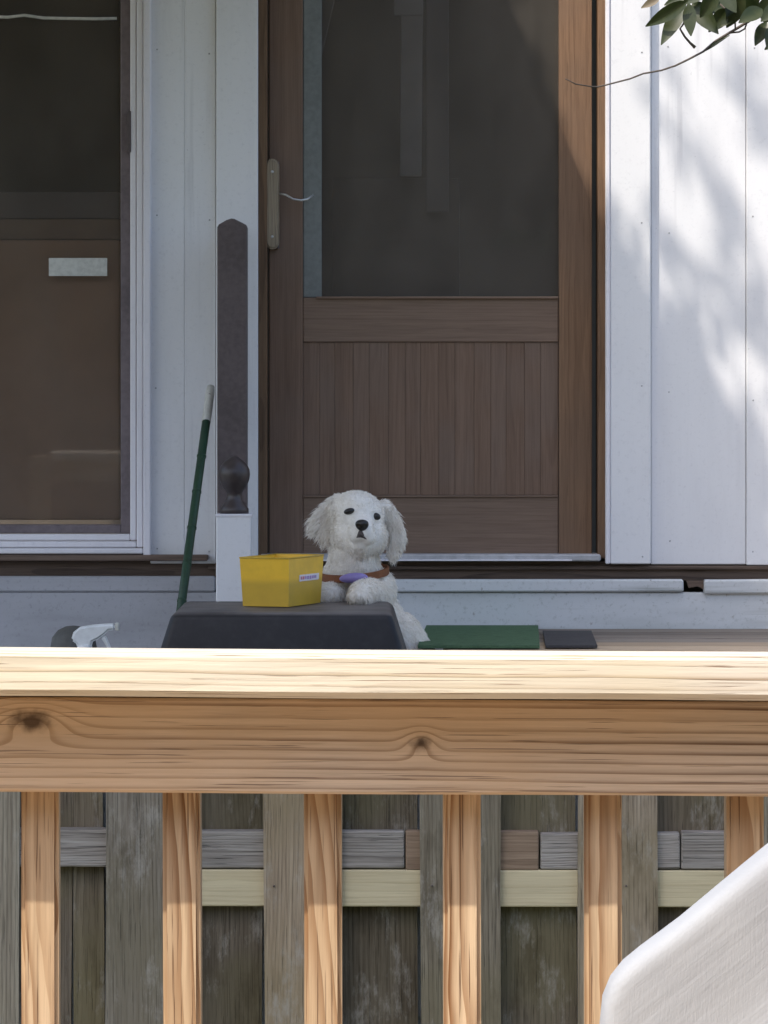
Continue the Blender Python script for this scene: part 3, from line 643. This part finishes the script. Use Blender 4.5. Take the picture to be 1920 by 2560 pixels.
# ------------------------------------------------------------------ deck railing in front
YR = 3.69
rail = empty('deck_railing', (0, YR, 0.45)); tag(rail, 'new pine deck railing with bleached cap and six balusters', 'railing')
ROT = R(0.34)
def longboard(name, y0, y1, z0, z1, m, bev, xl=-1.5, xr=1.5, waves=0.0012):
    bm = bmesh.new(); n = 60; rows = []
    hz = (z1 - z0) / 2; cy, cz = (y0 + y1) / 2, (z0 + z1) / 2; b = bev
    prof = [(y0 + b, z0), (y0, z0 + b), (y0, z0 + (z1 - z0) * .35), (y0, z0 + (z1 - z0) * .7), (y0, z1 - b), (y0 + b * .4, z1 - b * .4), (y0 + b, z1), (y1 - b, z1), (y1, z1 - b), (y1, z0 + b), (y1 - b, z0)]
    for i in range(n + 1):
        x = xl + (xr - xl) * i / n; r = []
        for k, (yy, zz) in enumerate(prof):
            j = mnoise.noise(Vector((x * 6, k * 3.1, z0 * 9))) * waves
            r.append(bm.verts.new((x, yy - cy + j, zz - cz + mnoise.noise(Vector((x * 3, 7 + (zz > cz), z0))) * waves)))
        rows.append(r)
    m_ = len(prof)
    for a, c in zip(rows[:-1], rows[1:]):
        for k in range(m_): bm.faces.new((a[k], a[(k + 1) % m_], c[(k + 1) % m_], c[k]))
    bm.faces.new(rows[0][::-1]); bm.faces.new(rows[-1]); bmesh.ops.recalc_face_normals(bm, faces=bm.faces)
    o = from_bm(name, bm, m, rail, (0, cy, cz)); o.rotation_euler = (0, ROT, 0); return o
YCAP = YR - 0.068
zb = fz(1749, YCAP)
longboard('cap_board', YCAP, YCAP + .14, zb - .0022, zb + .0415, M['cap'], 0.006).rotation_euler = (R(-2.6), ROT, 0)
zt = zb - 0.0052; zl = fz(1986, YR)
longboard('top_rail', YR, YR + .037, zl, zt, M['rail'], 0.0025, waves=.0008)
YB = YR + .0385
bx_ = []
for k in range(-3, 9):
    pc_ = (98.5, 455, 808.5, 1156, 1510, 1865)[k] if 0 <= k < 6 else 98.5 + 353.3 * k
    x = fx(pc_, YB); hw = .0182; ztop = zt - .004 - math.tan(ROT) * x; zbot = 0.62
    bm = bmesh.new(); bm_box(bm, -hw, hw, -.018, .018, -(ztop - zbot) / 2, (ztop - zbot) / 2, 0)
    bmesh.ops.bevel(bm, geom=[e for e in bm.edges if abs(e.verts[0].co.z - e.verts[1].co.z) > .1], offset=.0042, segments=2, affect='EDGES')
    bmesh.ops.recalc_face_normals(bm, faces=bm.faces)
    o = from_bm('baluster', bm, M['bal'], rail, (x, YB + .018, (ztop + zbot) / 2)); o.rotation_euler = (0, R(-0.10 + random.uniform(-.08, .08)), R(random.uniform(-1.5, 1.5)))
longboard('bottom_rail', YR, YR + .037, 0.56, 0.65, M['rail'], .003)
for xx in (-1.55, 1.55): box('post', xx - .045, xx + .045, YR, YR + .09, -0.4, zb + .03, M['bal'], rail, .004)
df = empty('deck_floor', (0, 2, .45)); tag(df, kind='structure')
for k in range(27):
    box('plank', -2.4, 2.4, 3.78 - (k + 1) * .145 + .005, 3.78 - k * .145, .415, .45, M['fascia'], df, .003)

# ------------------------------------------------------------------ pale fabric cover, lower right
YC = 2.45
pl = [(1500, 2960), (1497, 2700), (1499, 2560), (1506, 2490), (1526, 2440), (1556, 2402), (1600, 2366), (1700, 2292), (1800, 2210), (1920, 2112), (2040, 2014), (2180, 1905), (2330, 1860), (2700, 1850), (3300, 1900), (3420, 2000), (3440, 2960)]
pts = [P(a_, b_, YC + .035) for a_, b_ in pl]; pts[0].z = pts[-1].z = 0.452
# resample outline
def resample(ps, step):
    out = []
    for a, b in zip(ps[:-1], ps[1:]):
        n = max(1, int((b - a).length / step)); out += [a.lerp(b, i / n) for i in range(n)]
    return out + [ps[-1]]
ol = resample(pts, 0.014); cx = sum((p.x for p in ol)) / len(ol); c0 = Vector((cx, YC, 0.452)); v, f = [], []
prof = [(0.012, 0.0), (0.007, 0.0008), (0.0035, 0.003), (0.0012, 0.007), (0.0002, 0.012), (0.0, 0.02), (0.0, 0.035), (0.0015, 0.045), (0.006, .052), (0.02, .055)]
nrm = []
for i, p in enumerate(ol):
    t = (ol[min(i + 1, len(ol) - 1)] - ol[max(i - 1, 0)]).normalized(); nrm.append(Vector((t.z, 0, -t.x)))
for j, (ins_, yy) in enumerate(prof):
    for i, p in enumerate(ol):
        q = p + nrm[i] * ins_; q.z = max(q.z, .452)
        w = mnoise.noise(Vector((q.x * 9 + q.z * 5, q.z * 9 - q.x * 7, yy * 6))) * .004
        v.append(Vector((q.x, YC + yy + w, q.z + w * .6)) - c0)
n = len(ol)
for j in range(len(prof) - 1):
    for i in range(n - 1): f.append((j * n + i, j * n + i + 1, (j + 1) * n + i + 1, (j + 1) * n + i))
# front cloth sheet: rows from the bottom line up to the first ring
base_i = len(v); K = 60
for k in range(1, K + 1):
    t = k / K
    for i in range(n):
        a = Vector(v[i]) + c0; tgt = Vector((cx + (a.x - cx) * .9, a.y, 0.452)); q = a.lerp(tgt, t)
        w = 0.006 * mnoise.noise(Vector(((q.x + q.z) * 2.5, (q.z - q.x) * 14, 3))) + 0.003 * mnoise.noise(Vector((q.x * 20, q.z * 20, 8)))
        v.append(Vector((q.x, q.y - 0.004 * math.sin(math.pi * min(1, t * 1.2)) - 0.0035 * math.exp(-((t - .13) / .03) ** 2) + w * min(1, t * 5), q.z)) - c0)
for k in range(K):
    a0 = 0 if k == 0 else base_i + (k - 1) * n; b0 = base_i + k * n
    for i in range(n - 1): f.append((a0 + i, b0 + i, b0 + i + 1, a0 + i + 1))
f.append(tuple(range((len(prof) - 1) * n, len(prof) * n))[::-1])
tag(from_py('furniture_cover', v, f, M['cover'], None, c0, True), 'pale grey fabric cover filling the lower right corner', 'cover')

# ------------------------------------------------------------------ tree reaching in at upper right
YT = 6.2
tree = empty('evergreen_tree', (1.9, 6.4, -0.4)); tag(tree, 'broadleaf evergreen tree with dark leaves hanging in at the upper right', 'tree')
tube('trunk', [(1.9, 6.4, -.4), (1.87, 6.42, 1.2), (1.8, 6.5, 2.6), (1.5, 6.8, 4.2), (1.0, 7.3, 5.6), (0.3, 7.8, 6.6)], [.13, .11, .10, .085, .06, .035], M['bark'], tree, 12)
br = tube('branch', [Vector((1.82, 6.48, 2.45)), P(2420, -250, YT), P(2150, -60, YT), P(1985, -2, YT), P(1930, 20, YT)], [.03, .02, .013, .008, .004], M['twig'], tree, 8)
TW = [(1930, 20), (1878, 49), (1849, 67), (1819, 85), (1787, 104), (1758, 129), (1722, 148), (1689, 164), (1653, 176), (1608, 184), (1575, 197), (1517, 212), (1494, 217), (1481, 217), (1439, 210), (1414, 197)]
tube('twig', [P(a, b, YT + .03 * math.sin(i * .7)) for i, (a, b) in enumerate(TW)], [.0030, .0026, .0024, .0022, .002, .0018, .0017, .0016, .0015, .0014, .0014, .0013, .0013, .0012, .0011, .0009], M['twig'], br, 6)
tube('twig', [P(1930, 20, YT), P(1800, -8, YT), P(1722, 0, YT), P(1714, 40, YT), P(1709, 59, YT), P(1700, 72, YT), P(1712, 92, YT), P(1725, 107, YT), P(1738, 119, YT)], [.003, .0025, .0022, .0018, .0017, .0016, .0018, .002, .0028], M['twig'], br, 6)
tube('twig', [P(1868, 55, YT), P(1862, 72, YT), P(1848, 80, YT), P(1826, 82, YT)], .0014, M['twig'], br, 6)
tube('twig', [P(1838, 72, YT), P(1838, 55, YT), P(1832, 40, YT), P(1800, 10, YT)], .0014, M['twig'], br, 6)
def leafmesh(L, W, bend, fold):
    v, f = [], []; n = 8
    for i in range(n + 1):
        t = i / n; w = W * .5 * (math.sin(math.pi * min(1, t ** 0.85)) ** .8) * (1 - .15 * t) if 0 < i < n else 0.0008
        z = -bend * t * t * L
        v += [(-w, t * L, z + fold * w), (-w * .5, t * L, z + fold * w * .35), (0, t * L, z), (w * .5, t * L, z + fold * w * .35), (w, t * L, z + fold * w)]
    for i in range(n):
        for k in range(4): f.append((i * 5 + k, i * 5 + k + 1, i * 5 + k + 6, i * 5 + k + 5))
    return v, f
def leaf(p0, p1, w, y0=YT, dy=0.0, m='leaf', face=None, parent=br):
    a = P(*p0, y0); b = P(*p1, y0 + dy); L = (b - a).length; W = w / F * y0
    v, f = leafmesh(L, W, random.uniform(.02, .12), random.uniform(.1, .4))
    yv = (b - a).normalized(); zv = Vector((random.uniform(-.35, .35), -1, random.uniform(-.3, .5))) if face is None else Vector(face)
    xv = yv.cross(zv).normalized(); zv = xv.cross(yv)
    mt = Matrix((xv, yv, zv)).transposed()
    return from_py('leaf', [mt @ Vector(q) for q in v], f, M[m], parent, a, True)
for p0, p1, w in (((1720, 2), (1612, 68), 40), ((1712, 6), (1653, 108), 44), ((1722, 8), (1727, 90), 38), ((1732, 4), (1792, 82), 50), ((1818, 22), (1772, 80), 44),
                  ((1860, 10), (1800, 66), 46), ((1905, 22), (1850, 52), 44), ((1790, -20), (1752, 44), 44), ((1840, -25), (1820, 40), 46), ((1880, -30), (1872, 46), 46),
                  ((1918, 55), (1888, 112), 36), ((1936, 62), (1918, 120), 34), ((1920, -10), (1912, 62), 48), ((1770, -30), (1705, 8), 40), ((1830, 5), (1760, 30), 40), ((1900, -10), (1835, 20), 44),
                  ((1935, 5), (1890, 40), 44), ((1860, -10), (1815, 72), 44), ((1765, 0), (1768, 60), 40), ((1740, -20), (1660, 10), 36), ((1800, -30), (1840, 30), 44), ((1950, 10), (1905, 50), 40)):
    leaf(p0, p1, w, YT + random.uniform(-.06, .06), random.uniform(-.03, .03))
leaf((1758, 130), (1822, 84), 12, YT, 0, 'leaf', (0, -.8, .6)); leaf((1650, -6), (1603, 19), 22, YT, 0, 'deadleaf')
for k in range(26):          # the same spray goes on beyond the frame
    px, py = random.uniform(1940, 2500), random.uniform(-260, 120); a = random.uniform(-2.6, -.6)
    leaf((px, py), (px + 95 * math.cos(a), py - 95 * math.sin(a)), 42, YT + random.uniform(-.2, .2), random.uniform(-.03, .03))
# crown: leafy sprays high above, between the sun and the wall
cv, cf = [], []; lv, lf = leafmesh(.085, .034, .1, .25); lf_arr = np.array(lf); lv_arr = np.array(lv)
def crown_leaf(p, sc=1.0):
    a, b, c = random.uniform(0, 6.28), random.uniform(-.9, .9), random.uniform(-.9, .9)
    m = Matrix.Rotation(a, 3, 'Z') @ Matrix.Rotation(b, 3, 'X') @ Matrix.Rotation(c, 3, 'Y')
    base = sum(len(q) for q in cv); cv.append(lv_arr @ (np.array(m).T * sc) + np.array(p)); cf.append(lf_arr + base)
def spray(p0, p1, t, dens, wid):
    """twig with leaves hanging t metres sunward of the wall line p0-p1 (pixels)"""
    a = P(*p0, YW) + SUN * t; b = P(*p1, YW) + SUN * (t + random.uniform(-.3, .3)); L = (b - a).length
    tube('twig', [a, a.lerp(b, .5) + Vector((0, 0, .02)), b], [.011, .008, .004], M['twig'], tree, 5)
    for k in range(int(dens * L)):
        q = a.lerp(b, random.random()); g = Vector((random.gauss(0, 1), random.gauss(0, 1), random.gauss(0, 1))) * wid * .5
        crown_leaf(q + g)
for p0, p1, t, d, w in (((1535, 640), (1665, 900), 4.4, 170, .035), ((1690, 770), (1800, 900), 4.0, 130, .02), ((1650, 880), (1890, 1260), 4.2, 260, .044),
                        ((1690, 300), (1830, 570), 5.2, 60, .015), ((1840, 180), (1960, 420), 5.0, 70, .015), ((1780, 600), (1960, 900), 5.2, 70, .02),
                        ((1650, 150), (1740, 330), 5.4, 50, .012), ((1660, 560), (1790, 770), 5.0, 60, .015), ((1760, 420), (1920, 690), 5.6, 50, .015),
                        ((1880, 860), (1990, 1040), 4.6, 120, .03), ((1525, 760), (1640, 1000), 4.4, 160, .05), ((1800, 980), (1960, 1240), 5.0, 70, .02),
                        ((1190, -60), (1330, 300), 3.9, 300, .06), ((1225, 60), (1330, 330), 3.8, 240, .04), ((1385, 420), (1500, 660), 4.2, 260, .06), ((1150, -80), (1270, 240), 3.7, 300, .06),
                        ((1480, 760), (1640, 1100), 5.2, 200, .08), ((1640, 1130), (1800, 1420), 5.0, 200, .08), ((1840, 1300), (1980, 1520), 4.6, 170, .07)):
    spray(p0, p1, t * (1.3 if w > .045 else 1.05), d * (.5 if w < .031 else .72 if p0[0] > 1450 else 1), w)
for k in range(900):         # loose outer crown round the trunk top, right of the picture
    th, ph, r = random.uniform(0, 6.28), random.uniform(-.4, 1.2), random.uniform(.4, 1.3)
    crown_leaf(Vector((1.9 + r * math.cos(th) * math.cos(ph), 6.3 + r * math.sin(th) * math.cos(ph), 5.2 + r * math.sin(ph))), 1.3)
from_py('crown', np.concatenate(cv).tolist(), np.concatenate(cf).tolist(), M['leaf'], tree, (0, 0, 0), True)['kind'] = 'stuff'

# ------------------------------------------------------------------ the dog
YDG = 9.78
dog = empty('dog', (fx(930, YDG), YDG, STEP)); tag(dog, 'fluffy cream puppy with brown collar looking over the black tub', 'dog')
def D(px, py, dy=0.0): return P(px, py, YDG + dy)
bm = bmesh.new()
def ell(c, r, rot=(0, 0, 0)):
    m = Matrix.Translation(c) @ Matrix.Rotation(rot[2], 4, 'Z') @ Matrix.Rotation(rot[1], 4, 'Y') @ Matrix.Rotation(rot[0], 4, 'X') @ Matrix.Diagonal((*r, 1))
    bmesh.ops.create_icosphere(bm, subdivisions=3, radius=1.0, matrix=m)
def chain(pts, n=6):
    for (a, ra), (b, rb) in zip(pts[:-1], pts[1:]):
        for i in range(n + 1):
            t = i / n; r = [x + (y - x) * t for x, y in zip(ra, rb)] if hasattr(ra, '__len__') else [ra + (rb - ra) * t] * 3
            ell(a.lerp(b, t), r)
TILT = R(8)
ell(D(893, 1287, -.06), (.067, .075, .060), (0, TILT, 0))            # skull
ell(D(893, 1262, -.075), (.052, .055, .034), (0, TILT, 0))           # forehead
ell(D(866, 1335, -.075), (.036, .05, .050)); ell(D(930, 1340, -.075), (.036, .05, .050))   # cheeks
ell(D(899, 1352, -.08), (.055, .06, .045))
chain([(D(902, 1312, -.10), .037), (D(906, 1326, -.165), .0285)])     # muzzle
ell(D(892, 1338, -.155), (.021, .028, .022)); ell(D(920, 1342, -.155), (.021, .028, .022))   # flews
chain([(D(898, 1366, -.10), .032), (D(902, 1358, -.150), .018)])      # lower jaw
chain([(D(885, 1385, -.05), .060), (D(884, 1425, -.03), .070), (D(880, 1480, 0), .088), (D(905, 1580, .03), .115), (D(950, 1690, .06), .125)])   # neck, chest, trunk
ell(D(935, 1475, -.01), (.055, .07, .06)); ell(D(838, 1480, -.02), (.045, .06, .055))     # shoulders
chain([(D(985, 1600, .02), .075), (D(1010, 1680, .03), .095), (D(1020, 1740, .03), .075)])    # haunch right
chain([(D(850, 1640, .02), .07), (D(845, 1740, .0), .05), (D(845, 1776, -.01), .03)])
chain([(D(1020, 1740, .02), .055), (D(1025, 1778, -.02), .03)])
# forelegs resting on the tub
chain([(D(935, 1490, -.05), .043), (D(918, 1480, -.16), .033), (D(906, 1484, -.25), .030), (D(899, 1488, -.29), .027)])
for k in (-1, 0, 1): ell(D(897 + k * 16, 1492, -.312 + abs(k) * .006), (.0115, .016, .013))
chain([(D(840, 1490, -.05), .038), (D(828, 1487, -.12), .030), (D(824, 1490, -.16), .027)])
# ears: flat hanging flaps
chain([(D(846, 1250, -.030), (.018, .016, .016)), (D(822, 1276, -.035), (.024, .011, .024)), (D(798, 1306, -.040), (.022, .009, .022)), (D(791, 1318, -.045), (.017, .008, .016))], 6)
chain([(D(822, 1286, -.035), (.022, .010, .022)), (D(815, 1325, -.045), (.022, .009, .026)), (D(819, 1350, -.05), (.014, .008, .018))], 6)
chain([(D(960, 1266, -.030), (.018, .016, .018)), (D(982, 1304, -.035), (.020, .011, .028)), (D(994, 1345, -.045), (.021, .009, .030)), (D(982, 1382, -.05), (.014, .008, .022))], 6)
chain([(D(1030, 1690, .12), .03), (D(1090, 1730, .16), .025), (D(1150, 1735, .14), .015)])   # tail
me = bpy.data.meshes.new('dog_raw'); bmesh.ops.translate(bm, verts=bm.verts, vec=-WL[dog]); bm.to_mesh(me); bm.free()
tmp = bpy.data.objects.new('dog_raw', me); COL.objects.link(tmp)
rm = tmp.modifiers.new('r', 'REMESH'); rm.mode = 'VOXEL'; rm.voxel_size = 0.0045
sm = tmp.modifiers.new('s', 'SMOOTH'); sm.factor = .6; sm.iterations = 5
dg = bpy.context.evaluated_depsgraph_get(); dg.update()
me2 = bpy.data.meshes.new_from_object(tmp.evaluated_get(dg)); me2.name = 'body'
bpy.data.objects.remove(tmp); bpy.data.meshes.remove(me)
for p in me2.polygons: p.use_smooth = True
me2.materials.clear(); me2.materials.append(M['skin'])
body = link(bpy.data.objects.new('body', me2), dog, WL[dog])
# fur: blades rooted on the body, combed by region
me2.calc_loop_triangles()
V = np.empty(len(me2.vertices) * 3); me2.vertices.foreach_get('co', V); V = V.reshape(-1, 3)
T = np.empty(len(me2.loop_triangles) * 3, dtype=np.int32); me2.loop_triangles.foreach_get('vertices', T); T = T.reshape(-1, 3)
A, B, C_ = V[T[:, 0]], V[T[:, 1]], V[T[:, 2]]; cr = np.cross(B - A, C_ - A); ar = np.linalg.norm(cr, axis=1) * .5
N = cr / (2 * ar[:, None] + 1e-12)
org = np.array(WL[dog]); cenW = (A + B + C_) / 3 + org
def d3(px, py, dy=0.0): return np.array(D(px, py, dy))
def toPix(w): return 960 + w[:, 0] * F / w[:, 1], HOR + (ZC - w[:, 2]) * F / w[:, 1]
pxx, pyy = toPix(cenW)
wgt = ar * np.where(pyy < 1400, 2.0, 1.0) * np.where(cenW[:, 1] > YDG + .06, .25, 1.0)
NF = 42000
idx = rng.choice(len(T), NF, p=wgt / wgt.sum()); u = rng.random((NF, 2)); fl = u.sum(1) > 1; u[fl] = 1 - u[fl]
root = A[idx] + (B - A)[idx] * u[:, :1] + (C_ - A)[idx] * u[:, 1:]; nr = N[idx]; rw = root + org; px, py = toPix(rw)
eyeL, eyeR, noseP = d3(873, 1278, -.128), d3(941, 1291, -.125), d3(905, 1312, -.19)
keep = (((px - 873) / 13) ** 2 + ((py - 1279) / 7.5) ** 2 > 1) & (((px - 941) / 10) ** 2 + ((py - 1292) / 9.5) ** 2 > 1) & ~((np.abs(px - 905) < 17) & (np.abs(py - 1313) < 15) & (rw[:, 1] < YDG - .13))
root, nr, rw, px, py = root[keep], nr[keep], rw[keep], px[keep], py[keep]; n_ = len(root)
face = np.clip(1.25 * np.exp(-(((px - 903) / 58) ** 4 + ((py - 1305) / 72) ** 4)), 0, 1) * (rw[:, 1] < YDG - .06)
earL = (px < 838) & (py < 1372) & (py > 1240); earR = (px > 952) & (py < 1420) & (py > 1262) & (rw[:, 1] < YDG)
comb = np.tile(np.array([0, -.15, -1.0]), (n_, 1))
comb[:, 0] += np.clip((px - 895) / 90, -1, 1) * .5
comb[earL] = np.array([-.62, -.1, -.8]); comb[earR] = np.array([.32, -.1, -1.0])
topm = (py < 1262) & ~earL & ~earR; comb[topm] = np.stack([(px[topm] - 895) / 70, np.full(topm.sum(), .5), np.full(topm.sum(), .35)], 1)
fm = face > .35; cf_ = np.stack([(px - 905) / 50, np.full(n_, .3), (1312 - py) / 60], 1); comb[fm] = cf_[fm]
comb /= np.linalg.norm(comb, axis=1)[:, None] + 1e-9
ln = np.where(earL | earR, .017, np.where(py < 1410, .010, .014)) * (1 - .5 * face) * rng.uniform(.6, 1.35, n_)
ln = np.where(py > 1440, ln * 1.1, ln); ln = np.where(earL & (px < 806), ln * 1.5, ln); ln = np.where((np.abs(px - 903) < 24) & (py > 1322) & (py < 1366) & (rw[:, 1] < YDG - .11), ln * .45, ln)
tan = comb - nr * (comb * nr).sum(1)[:, None]; tan /= np.linalg.norm(tan, axis=1)[:, None] + 1e-9
jit = rng.normal(0, .17, (n_, 3))
d1 = nr * .55 + tan * .8 + jit; d1 /= np.linalg.norm(d1, axis=1)[:, None]
d2 = nr * .08 + tan * 1.0 + comb * .3 + jit; d2 /= np.linalg.norm(d2, axis=1)[:, None]
side = np.cross(d1, nr + rng.normal(0, .6, (n_, 3))); side /= np.linalg.norm(side, axis=1)[:, None] + 1e-9
w0 = (rng.uniform(.0007, .0013, n_))[:, None]
r0 = root - nr * .001; m1 = r0 + d1 * ln[:, None] * .45; t1 = m1 + d2 * ln[:, None] * .6
FV = np.stack([r0 - side * w0, r0 + side * w0, m1 + side * w0 * .8, m1 - side * w0 * .8, t1], 1).reshape(-1, 3)
b5 = np.arange(n_) * 5; faces = np.stack([b5, b5 + 1, b5 + 2, b5 + 3], 1).tolist() + np.stack([b5 + 3, b5 + 2, b5 + 4], 1).tolist()
fur = from_py('fur', FV.tolist(), faces, M['fur'], body, WL[dog]); fur['kind'] = 'stuff'
def snap(px, py):
    """point of the body surface that shows at this pixel, nearest to the eye"""
    o = Vector((0, 0, ZC)) - WL[dog]; d = (P(px, py, 10) - Vector((0, 0, ZC))).normalized()
    ok, loc, nn, _ = body.ray_cast(o, d); return (loc + WL[dog], nn) if ok else (D(px, py, -.12), Vector((0, -1, 0)))
def blob(name, px, py, r, m, rot=0.0, sink=.3, parent=dog):
    c, nn = snap(px, py); b_ = bmesh.new(); bmesh.ops.create_uvsphere(b_, u_segments=20, v_segments=14, radius=1.0, matrix=Matrix.Rotation(rot, 4, 'Y') @ Matrix.Diagonal((*r, 1)))
    return from_bm(name, b_, m, parent, c + Vector((0, r[1] * sink, 0)), True)
blob('eye', 873, 1278, (.0140, .009, .0078), M['nose'], R(-14), -.1); blob('eye', 941, 1291, (.0112, .009, .0088), M['nose'], R(24), -.1)
# nose: heart-like pad with nostrils
c, nn = snap(905, 1313); b_ = bmesh.new()
bmesh.ops.create_uvsphere(b_, u_segments=24, v_segments=16, radius=1.0, matrix=Matrix.Diagonal((.0185, .012, .0145, 1)))
for vx in b_.verts:
    t = (vx.co.z + .0145) / .029; vx.co.x *= .72 + .36 * t; vx.co.y -= .003 * t
    for s_ in (-1, 1):
        q = ((vx.co.x - s_ * .009) / .004) ** 2 + ((vx.co.z + .001) / .004) ** 2
        if vx.co.y < 0 and q < 1: vx.co.y += .004 * (1 - q)
from_bm('nose', b_, M['nose'], dog, c + Vector((0, -.001, 0)), True)
# mouth: dark lip line running down from the nose and out to both sides
b_ = bmesh.new(); grid = []
for r_ in range(9):
    t = r_ / 8; yy = 1324 + 34 * t; hw_ = 8 + 15 * t ** 1.6; row = []
    for k in range(9):
        q = -1 + k / 4; up = 9 * t * (1 - q * q) if t > .5 else 0
        p_, n2 = snap(901 + 3 * t + hw_ * q, yy - up * 1.3 * t + 3 * q * t); lift = .0022 * (1 - q * q) * math.sin(math.pi * min(1, t * .9 + .1)) - .0008
        row.append(b_.verts.new(p_ - WL[dog] + Vector((0, -lift, 0))))
    grid.append(row)
for r_ in range(8):
    for k in range(8): b_.faces.new((grid[r_][k], grid[r_][k + 1], grid[r_ + 1][k + 1], grid[r_ + 1][k]))
from_bm('mouth', b_, M['lip'], dog, WL[dog], True)
# collar and tag
cc = D(885, 1432, -.025); pts = []
for k in range(33):
    t = 2 * math.pi * k / 32; pts.append(Vector((.0855 * math.cos(t), .092 * math.sin(t), .010 * math.sin(t) + .007 * math.cos(t))))
v, f = [], []
for k in range(32):
    q = pts[k]; o_ = Vector((q.x, q.y, 0)).normalized()
    v += [q + Vector((0, 0, -.010)), q + Vector((0, 0, .010)), q + o_ * .004 + Vector((0, 0, .009)), q + o_ * .004 + Vector((0, 0, -.009))]
for k in range(32):
    a, b = k * 4, (k + 1) % 32 * 4
    for j in range(4): f.append((a + j, b + j, b + (j + 1) % 4, a + (j + 1) % 4))
col = from_py('collar', v, f, M['collar'], dog, cc)
b_ = bmesh.new(); bmesh.ops.create_uvsphere(b_, u_segments=28, v_segments=16, radius=1.0, matrix=Matrix.Rotation(R(-4), 4, 'Y') @ Matrix.Diagonal((.036, .014, .013, 1)))
from_bm('tag', b_, M['purple'], col, D(884, 1445, -.135), True)
